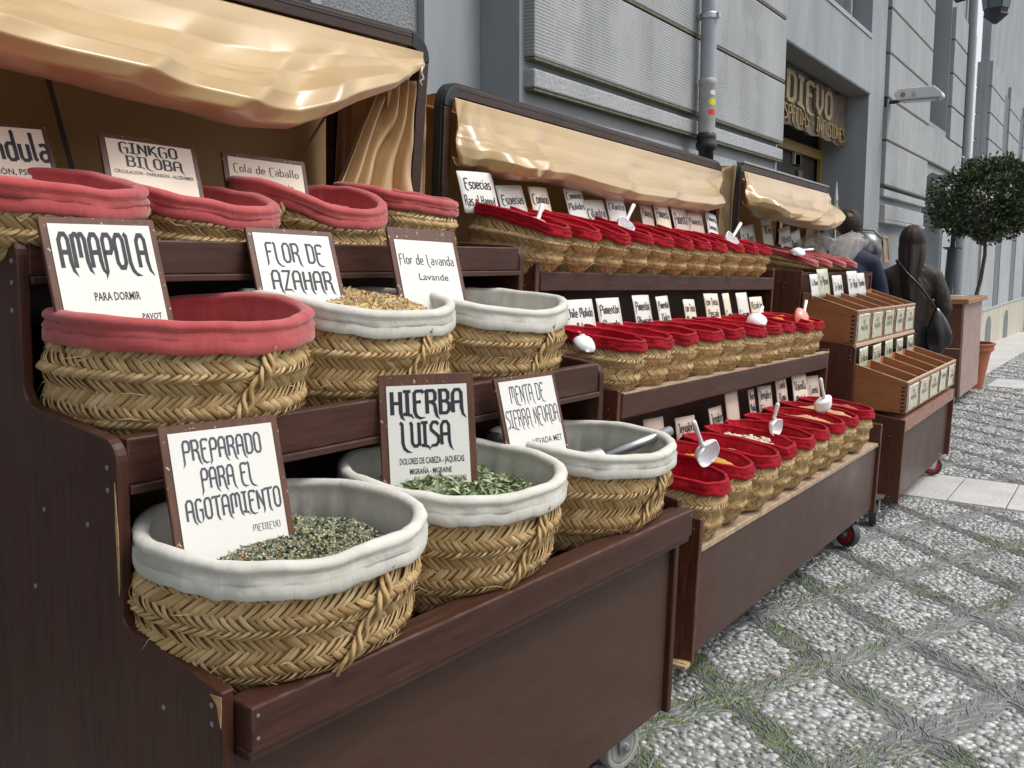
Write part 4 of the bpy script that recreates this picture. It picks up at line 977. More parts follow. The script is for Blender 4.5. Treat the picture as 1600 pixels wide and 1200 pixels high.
def rect_sweep(path, hw, y0, y1):
    """bar of square section following path (in u,w plane); depth along n from y0 to y1"""
    P = [Vector(p) for p in path]; n = len(P); V = []; F = []
    for i in range(n):
        t = (P[min(i+1, n-1)]-P[max(i-1, 0)]).normalized(); q = Vector((-t.y, t.x))
        a = P[i]+q*hw; b = P[i]-q*hw
        V += [(y0, a.x, a.y), (y1, a.x, a.y), (y1, b.x, b.y), (y0, b.x, b.y)]
    for i in range(n-1):
        for k in range(4): a = i*4+k; b = i*4+(k+1) % 4; F.append((a, a+4, b+4, b))
    F += [(0, 1, 2, 3), (4*n-4, 4*n-1, 4*n-2, 4*n-3)]
    return V, F
def arc(cx, cy, r, a0, a1, n=7): return [(cx+r*math.cos(R_(a0+(a1-a0)*i/n)), cy+r*math.sin(R_(a0+(a1-a0)*i/n))) for i in range(n+1)]
def awning_frame(st, off, n, uL, uR, wT, wB, dL=0, dR=0, nB=-.045, hw=.020, R=.055):
    """upright rounded frame: two posts, a top bar, black corner caps and a rubber edge"""
    def put(name, path, mat, h, y0, y1):
        V, F = rect_sweep(path, h, y0, y1)
        V = [(v[0]+nB*max(0, min(1, (wT-v[2])/(wT-wB))), v[1], v[2]) for v in V]
        MB().add(V, F).build(name, M[mat], st, off=off, bevel=.003)
    put('post', [(uL, wB), (uL, wT-R)], 'frame_brown', hw, n-.022, n+.018)
    put('post', [(uR, wB), (uR, wT-R)], 'frame_brown', hw, n-.022, n+.018)
    put('top_bar', [(uL+R, wT), (uR-R, wT)], 'frame_brown', hw, n-.022, n+.018)
    put('corner_cap', arc(uL+R, wT-R, R, 180, 90), 'black_plastic', hw+.001, n-.023, n+.0195)
    put('corner_cap', arc(uR-R, wT-R, R, 90, 0), 'black_plastic', hw+.001, n-.023, n+.0195)
    g = hw+.004
    pth = [(uL-g, wB), (uL-g, wT-R)]+arc(uL+R, wT-R, R+g, 180, 90)+arc(uR-R, wT-R, R+g, 90, 0)+[(uR+g, wB)]
    put('rubber_edge', pth, 'black_plastic', .0028, n-.02, n+.010)
    put('groove_strip', [(uL+R, wT+hw*.35), (uR-R, wT+hw*.35)], 'black_plastic', .0016, n+.0175, n+.0195)
    # rear frame
    for u in (uL+.02, uR-.07):
        MB().box(n-.31, n-.28, u-.014, u+.014, wB, wT-.08).build('rear_post', M['frame_brown'], st, off=off, bevel=.003)
def grid_obj(name, fn, ns, nt_, mat, st, off, thick=.002, sub=0):
    S_, T_ = np.meshgrid(np.linspace(0, 1, ns), np.linspace(0, 1, nt_), indexing='ij')
    P = np.stack(fn(S_, T_), -1).reshape(-1, 3)-np.array(off)
    i = (np.arange(ns-1)[:, None]*nt_+np.arange(nt_-1)[None]).ravel()
    o = link(name, mesh_from(name, P, np.stack([i, i+nt_, i+nt_+1, i+1], 1), M[mat], smooth=True), st)
    if thick:
        s = o.modifiers.new('thickness', 'SOLIDIFY'); s.thickness = thick; s.offset = 0
    return o
def tarp(st, off, n, uL, uR, wT, sag, out, seed, creases, eL=.05, eR=.14):
    """rolled up front cover: hangs from the bar, bellies outward, tucks back under"""
    su = np.array([q[0] for q in sag]); sd_ = np.array([q[1] for q in sag])
    pt = np.array([0, .12, .28, .45, .62, .76, .86, .93, .97, 1.0])
    po = np.array([0, .05, .17, .42, .84, 1.0, .90, .55, .15, -.15])     # outward
    pd = np.array([0, .16, .36, .54, .70, .84, .95, 1.0, .97, .86])      # drop
    def fn(S_, T_):
        u = uL+(uR-uL)*S_; D = np.interp(S_, su, sd_)
        e = np.clip(np.minimum(S_/eL, (1-S_)/eR), 0, 1); e = e*e*(3-2*e)
        o = np.interp(T_, pt, po); d = np.interp(T_, pt, pd)
        B = out*(.22+.78*e)*np.clip(D/.2, .3, 1.15)
        fall = np.clip(T_*3, 0, 1)*np.clip((1.02-T_)*6, 0, 1)
        w_ = vnoise(S_*2.6+seed, T_*1.1-S_*1.5, 1)*.06+vnoise(S_*5+seed, T_*1.2+S_*4, 2)*.012
        c = 0*S_
        for (s0, sl, wd, am) in creases:
            q = (S_-s0-sl*(T_-.5))/wd
            r = np.sqrt(q*q+.02)                       # sharp ridge line with soft flanks
            c = c+am*(np.exp(-r*1.6)*1.2-.8*np.exp(-((q-1.3)**2)*1.1))*np.clip(T_*1.8, 0, 1)
        ro = B*o+(w_+c)*fall*(.30+.70*e)
        fold = np.exp(-(S_/(eL*1.1))**2)*.016*np.sin(S_*190+T_*7)*fall
        return (n+.022+ro+fold, u+0*T_, wT-.012-D*d+w_*.30*fall*(T_ > .5)-fold*.4)
    return grid_obj('tarpaulin', fn, 220, 80, 'tarp', st, off, .0022)
def curtain(st, off, n0, n1, u, wT, wB, folds, amp, mat='tarp', spread=0, seed=0, name='side_curtain', lean=0):
    def fn(S_, T_):
        ph = S_*folds*2*math.pi+seed+vnoise(S_*4+seed, T_*2, 2)*2.5
        a = amp*(.35+.65*T_)*(1+vnoise(S_*5+seed, T_*3, 4))
        return (n0+(n1-n0)*S_+.35*amp*np.cos(ph*1.3)+0*T_, u+lean*T_+spread*(1-S_)*T_**.8+a*np.sin(ph)+.006*vnoise(S_*20, T_*9+seed, 5), wT+(wB-wT)*T_-.02*np.sin(S_*3.1)*(1-T_))
    return grid_obj(name, fn, 90, 40, mat, st, off, .002)
def screws(st, off, pts, ax='u', r=.0042):
    for (n, u, w) in pts:
        Mx = T(n, u, w) @ (RX(R_(90)) if ax == 'u' else RY(R_(90)))
        MB().lathe([(r, 0), (r, .0012), (r*.5, .0016)], 10, M=Mx).build('screw', M['screw'], st, off=off)

# ---- first stall: herbs and flowers
O1 = (-1.6, .80, .05)
st1 = empty('market_stall', F1 @ T(*O1), 'nearest dark brown stepped stall with large herb baskets under a rolled beige cover', 'market stall', 'stepped market stalls on wheels')
prof = [(-2.30, .055), (-1.103, .055), (-1.103, .624), (-1.300, .655), (-1.345, .655), (-1.345, .942), (-1.615, .970), (-1.615, 1.243), (-2.30, 1.26)]
Pf = fillet(prof, [.0, .0, .004, .0, .045, .035, .035, .035, .0])
for (a, b, lab) in ((.782, .803, None), (2.150, 2.172, None)):
    MB().prism_y(Pf, a, b).build('end_panel', M['dark_wood'], st1, off=O1, bevel=.004, seg=2)
def shelf1(n0, w0, n1, w1, t=.018, mat='dark_wood', u0=.8035, u1=2.1495, name='shelf'):
    MB().prism_y([(n0, w0), (n1, w1), (n1, w1-t), (n0, w0-t)], u0, u1).build(name, M[mat], st1, off=O1, bevel=.002, seg=1)
shelf1(-1.125, .548, -1.56, .575, mat='dark_wood'); shelf1(-1.378, .886, -1.83, .905); shelf1(-1.648, 1.185, -2.30, 1.20)
MB().box(-1.123, -1.068, .806, 2.166, .536, .604).build('front_rail', M['rail_wood'], st1, off=O1, bevel=.004)
MB().box(-1.125, -1.074, .8065, 2.164, .520, .5355).build('rail_ledge', M['rail_wood'], st1, off=O1, bevel=.003)
MB().box(-1.377, -1.350, .8035, 2.1495, .872, .944).build('shelf_rail', M['rail_wood'], st1, off=O1, bevel=.003)
MB().box(-1.377, -1.343, .8035, 2.1495, .858, .8715).build('rail_ledge', M['panel_wood'], st1, off=O1, bevel=.002)
MB().box(-1.647, -1.618, .8035, 2.1495, 1.176, 1.238).build('shelf_rail', M['rail_wood'], st1, off=O1, bevel=.003)
MB().box(-1.647, -1.610, .8035, 2.1495, 1.163, 1.1755).build('rail_ledge', M['panel_wood'], st1, off=O1, bevel=.002)
MB().box(-1.135, -1.118, .8035, 2.1495, .06, .519).build('front_panel', M['panel_wood'], st1, off=O1, bevel=.002)
MB().box(-1.60, -1.585, .8035, 2.1495, .60, .857).build('riser_board', M['dark_wood'], st1, off=O1)
MB().box(-1.86, -1.845, .8035, 2.1495, .90, 1.162).build('riser_board', M['dark_wood'], st1, off=O1)
# bare wood chips on the worn edges and screws
def chipf(pts, u):
    MB().prism_y(pts, u-.0012, u).build('bare_chip', M['chip'], st1, off=O1)
chipf([(-1.103, .600), (-1.103, .618), (-1.128, .616), (-1.113, .604), (-1.109, .585), (-1.105, .572)], .7818)
chipf([(-1.345, .80), (-1.345, .72), (-1.348, .705), (-1.350, .76), (-1.352, .81), (-1.3505, .88)], .7818)
screws(st1, O1, [(-1.125, .7818, .600), (-1.125, .7818, .572), (-1.12, .7818, .50), (-1.37, .7818, .90), (-1.37, .7818, .865), (-1.43, .7818, .80), (-1.56, .7818, .80), (-1.24, .7818, .560), (-1.63, .7818, 1.20), (-1.632, .7818, 1.165), (-1.635, .7818, 1.12), (-1.60, .7818, .66), (-1.24, .7818, .34)])
screws(st1, O1, [(-1.0678, .815, .59), (-1.0678, .815, .556), (-1.0678, 2.155, .59)], 'n', .003)
# caster under the right front corner, others hidden
caster(st1, F1, O1, -1.17, 2.02, yaw=R_(80), hub='grey_wheel', tyre='grey_wheel'); caster(st1, F1, O1, -1.20, .95)
caster(st1, F1, O1, -2.2, .95); caster(st1, F1, O1, -2.2, 2.0)
awning_frame(st1, O1, -2.0, .55, 2.165, 1.812, 1.21)
tarp(st1, O1, -2.0, .58, 2.150, 1.795, [(0, .20), (.2, .235), (.38, .262), (.55, .285), (.63, .275), (.70, .235), (.76, .195), (.87, .135), (.95, .08), (1, .04)], .16, 2.3, [(.42, -.25, .05, .026), (.60, -.30, .06, .03), (.74, -.2, .035, .012), (.22, -.3, .07, .02), (.90, .12, .03, .014)])
grid_obj('back_cloth', lambda S_, T_: (-2.36+.02*vnoise(S_*5, T_*4, 1)+0*S_, .50+1.70*S_, 1.17+.66*T_), 40, 16, 'tarp_back', st1, O1)
grid_obj('roof_cloth', lambda S_, T_: (-2.0-.36*T_, .52+1.66*S_, 1.80+.02*T_-.02*np.sin(T_*3.14)), 30, 10, 'tarp_back', st1, O1)
MB().box(-2.345, -2.342, 0, .012, 0, .5).build('seam_tape', mat_plain('grey seam tape', (.07, .06, .06), .6), st1, mw=T(-2.336-O1[0], 1.33-O1[1], 1.205-O1[2]) @ T(2.34, 0, 0) @ RX(R_(14)))
curtain(st1, O1, -2.03, -2.30, 2.10, 1.76, 1.20, 4.2, .026, spread=-.02, seed=1)
def drape(S_, T_):
    ph = S_*4.3*2*math.pi+vnoise(S_*3, T_*2, 2)*9+vnoise(S_*7+3, T_*4, 5)*3
    return (-1.995-.10*S_+(.008+.026*T_)*np.sin(ph)+.02*vnoise(S_*3, T_*5, 1), 2.125-.03*S_-.30*S_*T_**1.2+.012*np.cos(ph)*T_, 1.70-.50*T_+.02*S_)
grid_obj('side_curtain', drape, 110, 40, 'tarp', st1, O1, .002)
MB().tube([(-2.335, 1.72, 1.21), (-2.325, 1.83, 1.34), (-2.31, 1.99, 1.50), (-2.27, 2.1, 1.68)], .004, 6).build('seam_cord', M['tarp_back'], st1, off=O1)
curtain(st1, O1, -2.05, -2.34, .60, 1.76, 1.20, 3, .03, seed=2)
MB().tube([(-1.975, 2.145, 1.745), (-1.965, 2.128, 1.725), (-1.97, 2.143, 1.71), (-1.968, 2.126, 1.70), (-1.975, 2.142, 1.69)], .0035, 6).build('tie_cord', mat_plain('pale cord', (.55, .52, .46), .8), st1, off=O1, smooth=True)

# ---- second stall: spices
O2 = (-1.6, 2.52, .1)
st2 = empty('market_stall', F2 @ T(*O2), 'long middle stepped stall holding three rows of small red lined spice baskets', 'market stall', 'stepped market stalls on wheels')
prof = [(-2.2, .118), (-1.020, .118), (-1.020, .553), (-1.300, .560), (-1.300, .890), (-1.600, .892), (-1.600, 1.270), (-2.2, 1.275)]
for (a, b) in ((2.512, 2.534), (4.782, 4.802)):
    MB().prism_y(fillet(prof, [0, 0, .004, 0, .004, 0, .004, 0], 2), a, b).build('end_panel', M['red_wood'], st2, off=O2, bevel=.0025, seg=1)
def sh2(n0, w0, n1, w1, mat, name='shelf', t=.018):
    MB().prism_y([(n0, w0), (n1, w1), (n1, w1-t), (n0, w0-t)], 2.5345, 4.7815).build(name, M[mat], st2, off=O2, bevel=.002, seg=1)
sh2(-1.028, .462, -1.45, .470, 'dusty'); sh2(-1.327, .850, -1.72, .858, 'dark_wood'); sh2(-1.628, 1.206, -2.2, 1.212, 'dark_wood')
MB().box(-1.052, -1.036, 2.5345, 4.7815, .135, .452).build('front_panel', M['panel_wood'], st2, off=O2, bevel=.002)
MB().box(-1.30, -1.022, 2.47, 2.5115, .118, .130).build('foot_board', M['dusty'], st2, off=O2, bevel=.002)
MB().box(-1.06, -1.026, 2.485, 2.5105, .1301, .132).build('bare_chip', M['chip'], st2, off=O2)
MB().box(-1.326, -1.296, 2.5345, 4.7815, .800, .874).build('shelf_rail', M['rail_wood'], st2, off=O2, bevel=.004)
MB().box(-1.327, -1.293, 2.5345, 4.7815, .8745, .880).build('rail_trim', M['steel'] if False else M['dusty'], st2, off=O2, bevel=.001)
MB().box(-1.627, -1.596, 2.5345, 4.7815, 1.165, 1.226).build('shelf_rail', M['rail_wood'], st2, off=O2, bevel=.004)
for (n, a, b) in ((-1.46, .46, .85), (-1.74, .85, 1.20)): MB().box(n, n+.012, 2.5345, 4.7815, a, b).build('riser_board', M['dark_wood'], st2, off=O2)
MB().box(-1.31, -1.02, 4.77, 4.7815, .4625, .55).build('end_lining', M['panel_wood'], st2, off=O2)
screws(st2, O2, [(-1.05, 2.5118, .535), (-1.04, 2.5118, .52), (-1.33, 2.5118, .80), (-1.33, 2.5118, .83), (-1.64, 2.5118, 1.18), (-1.655, 2.5118, 1.15), (-1.69, 2.5118, 1.13)], r=.003)
caster(st2, F2, O2, -1.09, 4.58, yaw=R_(-28)); caster(st2, F2, O2, -1.16, 2.52, yaw=R_(80)); caster(st2, F2, O2, -2.1, 2.7); caster(st2, F2, O2, -2.1, 4.6)
awning_frame(st2, O2, -1.975, 2.515, 4.90, 1.790, 1.22, nB=0)
tarp(st2, O2, -1.965, 2.53, 4.885, 1.775, [(0, .21), (.08, .24), (.2, .225), (.4, .25), (.62, .24), (.8, .235), (.9, .20), (.96, .14), (1, .05)], .15, 5.1, [(.16, -.12, .028, .03), (.08, .05, .02, .025), (.45, -.22, .05, .022), (.66, -.3, .06, .02), (.9, .05, .03, .012)])
grid_obj('back_cloth', lambda S_, T_: (-2.28+.02*vnoise(S_*5, T_*4, 1)+0*S_, 2.50+2.42*S_, 1.17+.66*T_), 40, 16, 'tarp_back', st2, O2)
grid_obj('roof_cloth', lambda S_, T_: (-1.98-.30*T_, 2.52+2.38*S_, 1.785+.02*T_-.02*np.sin(T_*3.14)), 30, 10, 'tarp_back', st2, O2)
curtain(st2, O2, -2.00, -2.24, 2.462, 1.79, 1.20, 2.6, .016, seed=3)
curtain(st2, O2, -2.0, -2.25, 4.80, 1.74, 1.22, 3.5, .03, seed=6)
curtain(st2, O2, -1.96, -2.22, 4.97, 1.79, 1.20, 3.6, .022, seed=8)

# ---- third stall: teas
O3 = (-1.5, 5.25, .0)
st3 = empty('market_stall', F3 @ T(*O3), 'farthest stepped stall carrying two rows of open orange wooden tea boxes', 'market stall', 'stepped market stalls on wheels')
prof = [(-2.1, .030), (-.950, .030), (-.950, .470), (-1.225, .500), (-1.225, .820), (-1.242, .838), (-1.535, .86), (-1.535, 1.215), (-2.1, 1.22)]
for (a, b) in ((5.235, 5.255), (6.89, 6.91)):
    MB().prism_y(prof, a, b).build('end_panel', M['red_wood'], st3, off=O3, bevel=.002, seg=1)
MB().prism_y([(-.952, .405), (-.952, .468), (-1.24, .497), (-1.24, .48), (-.975, .452), (-.975, .405)], 5.2555, 6.8895).build('shelf', M['tea_front'], st3, off=O3)
MB().box(-.995, -.978, 5.2555, 6.8895, .03, .404).build('front_panel', M['panel_wood'], st3, off=O3, bevel=.002)
MB().box(-1.55, -1.235, 5.2555, 6.8895, .805, .823).build('shelf', M['dark_wood'], st3, off=O3)
MB().box(-1.243, -1.228, 5.2555, 6.8895, .823, .842).build('edge_strip', M['pale_edge'], st3, off=O3, bevel=.002)
MB().box(-1.26, -1.245, 5.2555, 6.8895, .48, .804).build('riser_board', M['dark_wood'], st3, off=O3)
MB().box(-1.56, -1.545, 5.2555, 6.8895, .83, 1.19).build('riser_board', M['dark_wood'], st3, off=O3)
MB().box(-2.1, -1.537, 5.2555, 6.8895, 1.19, 1.208).build('shelf', M['dark_wood'], st3, off=O3)
screws(st3, O3, [(-1.0, 5.2348, .06), (-1.02, 5.2348, .38), (-1.62, 5.2348, 1.15), (-1.655, 5.2348, 1.16), (-1.63, 5.2348, 1.12), (-1.25, 5.2348, .78), (-1.25, 5.2348, .76)], r=.0035)
caster(st3, F3, O3, -1.02, 6.72, yaw=R_(15)); caster(st3, F3, O3, -1.045, 5.13, yaw=R_(95), hub='steel'); caster(st3, F3, O3, -2.0, 5.4); caster(st3, F3, O3, -2.0, 6.8)
awning_frame(st3, O3, -1.86, 5.06, 6.80, 1.752, 1.22, nB=0, hw=.016, R=.04)
MB().box(-1.885, -1.838, 5.08, 6.80, 1.7725, 1.784).build('metal_strip', M['steel'], st3, off=O3, bevel=.002)
tarp(st3, O3, -1.855, 5.07, 6.79, 1.742, [(0, .18), (.1, .245), (.3, .245), (.5, .26), (.7, .27), (.86, .20), (.95, .12), (1, .05)], .16, 9.7, [(.30, -.35, .07, .045), (.52, -.45, .08, .05), (.72, -.4, .06, .03), (.08, .1, .03, .02)])
grid_obj('back_cloth', lambda S_, T_: (-2.16+.02*vnoise(S_*5, T_*4, 1)+0*S_, 5.05+1.78*S_, 1.17+.6*T_), 30, 12, 'tarp_back', st3, O3)
grid_obj('roof_cloth', lambda S_, T_: (-1.87-.29*T_, 5.06+1.74*S_, 1.752+.02*T_), 20, 8, 'tarp_back', st3, O3)
curtain(st3, O3, -1.86, -2.12, 5.02, 1.76, 1.20, 3.6, .020, seed=11)
curtain(st3, O3, -1.87, -2.12, 6.76, 1.70, 1.20, 3.0, .022, seed=12)

# ---- tea boxes
def tea_box(u0, n0, n1, wb, wtf, wtb, label):
    """row box with five compartments: n0 back, n1 front"""
    o = (n0, u0, wb); e = empty('tea_box', F3 @ T(*o), label, 'box', 'divided tea boxes')
    L = 1.62; t = .010; sl = lambda n: wtb+(wtf-wtb)*(n-n0)/(n1-n0)
    side = [(n0, wb), (n1-.013, wb), (n1-.013, sl(n1-.013)), (n0+.10, sl(n0+.10)+.004), (n0, sl(n0))]
    for u in (u0, u0+L-t): MB().prism_y(side, u, u+t).build('side_panel', M['tea_wood'], e, off=o, bevel=.001, seg=1)
    for u in (u0-.0006, u0+L-t-.0006): MB().prism_y([(n0, sl(n0)), (n1, sl(n1)), (n1, sl(n1)+.003), (n0, sl(n0)+.003)], u, u+t+.0012).build('pale_edge', M['pale_edge'], e, off=o)
    MB().box(n1-.0125, n1, u0, u0+L, wb, wtf-.002).build('front_board', M['tea_front'], e, off=o, bevel=.001, seg=1)
    MB().box(n1-.013, n1+.001, u0-.001, u0+L+.001, wtf-.0018, wtf+.004).build('pale_edge', M['pale_edge'], e, off=o)
    MB().box(n0, n0+.01, u0+t, u0+L-t, wb, wtb).build('back_board', M['tea_wood'], e, off=o)
    MB().prism_y([(n0+.01, wb+.05), (n1-.013, wb+.03), (n1-.013, wb+.02), (n0+.01, wb+.04)], u0+t, u0+L-t).build('floor', M['tea_wood'], e, off=o)
    for k in range(1, 5):
        u = u0+L*k/5
        MB().prism_y([(n0+.011, wb+.052), (n1-.0135, wb+.032), (n1-.0135, sl(n1-.0135)-.001), (n0+.011, sl(n0)-.001)], u-.004, u+.004).build('divider', M['tea_wood'], e, off=o, bevel=.0008, seg=1)
        MB().prism_y([(n0+.011, sl(n0)-.0008), (n1-.0135, sl(n1-.0135)-.0008), (n1-.0135, sl(n1-.0135)+.0025), (n0+.011, sl(n0)+.0025)], u-.0045, u+.0045).build('pale_edge', M['pale_edge'], e, off=o)
        MB().box(n1, n1+.0012, u-.0022, u+.0022, wb, wtf-.003).build('groove', M['dark_wood'], e, off=o)
    for k in range(7):
        MB().box(n1-.030, n1-.0126, u0-.0008, u0, wb+.008+k*(wtf-wb-.02)/7, wb+.008+(k+.5)*(wtf-wb-.02)/7).build('finger_joint', M['dark_wood'], e, off=o)
    tl = [['TE', 'PAKISTANI'], ['TE', 'ROJO'], ['LECHE', 'SUEÑOS'], ['TE', 'VERDE'], ['TE', 'NEGRO']] if wb > .7 else [['TE', 'AFRICANO'], ['TE', 'BLANCO'], ['TE', 'MORUNO'], ['ROOIBOS'], ['TE', 'CHAI']]
    Hc = wtf-wb-.03; tea = [((.05, .03, .012), 'dark tea leaves'), ((.09, .10, .035), 'green tea leaves'), ((.16, .05, .02), 'reddish tea leaves')]
    for k in range(5):
        uc = u0+L*(k+.5)/5; c = bpy.data.objects.new('label_card', None); COL.objects.link(c); c.parent = e
        c.matrix_local = T(n1+.0016-o[0], uc-o[1], wb+.012-o[2]) @ RZ(R_(rs.uniform(-1, 1))) @ Matrix(((0, 0, 1, 0), (1, 0, 0, 0), (0, 1, 0, 0), (0, 0, 0, 1)))
        V = [(-.125+.25*i/6, Hc*j/6, .0012+.0015*math.sin(i*1.2+k)+.001*math.sin(j+k)) for i in range(7) for j in range(7)]
        MB().add(V, [(i*7+j, (i+1)*7+j, (i+1)*7+j+1, i*7+j+1) for i in range(6) for j in range(6)]).build('paper', M['paper_old'], c, smooth=True)
        MB().add([(-.125, .0, .0), (.125, 0, .0), (.125, Hc, .0), (-.125, Hc, 0), (-.118, .007, .003), (.118, .007, .003), (.118, Hc-.007, .003), (-.118, Hc-.007, .003)], [(0, 1, 5, 4), (1, 2, 6, 5), (2, 3, 7, 6), (3, 0, 4, 7)]).build('card_border', M['paper'], c)
        mb = MB()
        for q, tx in enumerate(tl[k]): text_into(mb, tx, 'bold', 0, Hc*(.62-.22*q), .022, .15 if len(tx) > 3 else .05, .0042)
        mb.build('lettering', M['ink_grey'], c)
        x0, x1 = u0+L*k/5+.012, u0+L*(k+1)/5-.012
        col, nm = tea[(k+(wb > .7)) % 3]
        def lf(S_, T_): return (n0+.014+(n1-n0-.03)*S_, x0+(x1-x0)*T_, wb+.075+.012*vnoise(S_*6+k, T_*6, 1)+.006*vnoise(S_*30, T_*30+k, 2)-.02*S_)
        key = 'tea'+str(k % 3)
        if key not in M: M[key] = mat_plain(nm, col, .9, .5, 120, bump=.8)
        grid_obj('tea_leaves', lf, 24, 24, key, e, o, 0)
    return e
tea_box(5.262, -1.530, -1.236, .8425, 1.015, 1.098, 'upper orange wooden tea box with five labelled compartments')
tea_box(5.262, -1.226, -.956, .502, .662, .735, 'lower orange wooden tea box with five labelled compartments')

# ------------------------------------------------------------------ big herb baskets
P1 = {}
def big(key, n, u, w, a, b, th, ph, c2, s2, wbase, ab, bb, mat, label, seed, rowh=.0200, handle=(6, -12), depth=.15, roll=.0132, skirt=.046, nb=0):
    p = (ab, bb, a, b, w-wbase, R_(th), R_(ph), c2, s2, nb); P1[key] = p
    me, bk = weave_mesh(p, rowh=rowh, seed=seed, hairs=170, handle=handle, vtop=1-skirt*.92/(w-wbase)); ln = liner_mesh(p, mat, seed, skirt=skirt, roll=roll, depth=depth, wr=.8)
    return basket(F1, n, u, wbase, p, me, bk, ln, label, group='large herb baskets on the nearest stall')
B1 = big('b1', -1.240, 1.006, .798, .214, .206, 0.8, -1.2, -.002, .001, .562, .196, .175, 'cloth_white', 'white lined basket of mixed herbs holding the PREPARADO PARA EL AGOTAMIENTO sign', 11, nb=-.045)
B2 = big('b2', -1.257, 1.452, .804, .214, .204, 3.2, -.2, -.005, 0, .562, .196, .176, 'cloth_white', 'white lined basket of green leaves holding the HIERBA LUISA sign', 12, nb=-.045)
B3 = big('b3', -1.262, 1.937, .792, .213, .206, .8, 2.3, -.007, .002, .562, .196, .176, 'cloth_white', 'grey white lined basket with a metal scoop handle leaning on its rim', 13, nb=-.045)
M1 = big('m1', -1.512, 1.014, 1.118, .206, .197, 1.5, -1.9, -.008, -.004, .897, .190, .172, 'cloth_rose', 'faded red lined basket holding the AMAPOLA sign, in the middle row', 14, nb=-.035)
M2 = big('m2', -1.545, 1.441, 1.125, .214, .197, 3.4, .7, -.009, 0, .897, .198, .175, 'cloth_white', 'white lined basket of blossom flakes with the FLOR DE AZAHAR sign', 15, nb=-.02)
M3 = big('m3', -1.535, 1.870, 1.113, .213, .196, 3.4, .4, -.009, .002, .897, .198, .175, 'cloth_white', 'white lined basket holding the small lettered lavender sign', 16, nb=-.03)
T1 = big('t1', -1.800, .872, 1.344, .205, .195, 6.8, 0, -.004, -.004, 1.198, .170, .160, 'cloth_rose', 'leftmost red lined basket of the top row, holding the Calendula sign', 17, handle=(-60, -75), skirt=.046)
T2 = big('t2', -1.838, 1.255, 1.338, .166, .175, 9.5, 2, -.006, -.002, 1.198, .145, .150, 'cloth_rose', 'drooping red lined basket holding the GINKGO BILOBA sign', 18, handle=(-60, -75), skirt=.040)
T3 = big('t3', -1.865, 1.612, 1.357, .172, .170, 10.0, 1.6, -.016, -.003, 1.198, .150, .145, 'cloth_rose', 'red lined basket holding the Cola de Caballo sign', 19, handle=(-60, -75), skirt=.040)
T4 = big('t4', -1.905, 1.962, 1.374, .160, .145, 8.5, 2.5, -.002, -.002, 1.198, .140, .125, 'cloth_rose', 'rightmost red lined basket of the top row', 20, handle=(-60, -75), skirt=.034)

leafA = mat_plain('dark dried leaf', (.10, .12, .07), .8, .3); leafB = mat_plain('pale dried leaf', (.28, .30, .20), .8, .3); leafC = mat_plain('grey green dried leaf', (.17, .19, .13), .8, .3)
yel = mat_plain('yellow flower bits', (.50, .38, .17), .8, .3); whi = mat_plain('pale root bits', (.55, .50, .40), .8, .2); org = mat_plain('orange petal bits', (.50, .20, .06), .8, .3)
mint1 = mat_plain('curled green leaf', (.21, .265, .13), .7, .3); mint2 = mat_plain('light curled leaf', (.38, .43, .26), .7, .25); stem = mat_plain('dry stem', (.20, .12, .06), .8)
def contents(parent, p, level, dome_, seed, mats, N, size, shape, basecol, R=.86, N2=0, shape2='chunk', size2=.003, mats2=None):
    V, F = heap(p, level, dome_, seed, R=R)
    hn_ = 'herb_heap' if N else 'inner_cloth'; ho = link(hn_, mesh_from(hn_, V, F, basecol, smooth=True), parent)
    if N: ho['kind'] = 'stuff'
    if N:
        fo = link('herb_flakes', flakes(p, level+.002, dome_, seed, N, size, mats, shape, R=R*.97), parent); fo['kind'] = 'stuff'
    if N2:
        fo = link('herb_bits', flakes(p, level+.003, dome_, seed, N2, size2, mats2, shape2, R=R*.97), parent); fo['kind'] = 'stuff'
contents(B1, P1['b1'], -.062, .038, 5, [(leafA, .40), (leafC, .38), (leafB, .22)], 6500, .0058, 'flake', leafA, N2=3400, size2=.0030, mats2=[(yel, .42), (whi, .48), (org, .10)])
contents(B2, P1['b2'], -.070, .050, 6, [(mint1, .45), (mint2, .55)], 1500, .0115, 'leaf', mint1, N2=900, shape2='flake', size2=.007, mats2=[(leafC, .5), (leafB, .5)])
contents(B3, P1['b3'], -.120, .02, 7, [(leafC, .6), (leafB, .4)], 1500, .005, 'flake', leafC)
contents(M1, P1['m1'], -.052, .012, 8, [(leafC, .6), (leafB, .4)], 0, .006, 'flake', M['cloth_rose'], R=.92)
contents(M2, P1['m2'], -.030, .040, 9, [(yel, .45), (whi, .3), (org, .25)], 3600, .0042, 'flake', yel)
contents(M3, P1['m3'], -.045, .012, 10, [(leafC, .6), (leafB, .4)], 0, .006, 'flake', M['cloth_white'], R=.92)
for k_, e_ in (('t1', T1), ('t2', T2), ('t3', T3), ('t4', T4)): contents(e_, P1[k_], -.038, .010, 11, [(leafC, .6), (leafB, .4)], 0, .006, 'flake', M['cloth_rose'], R=.97)

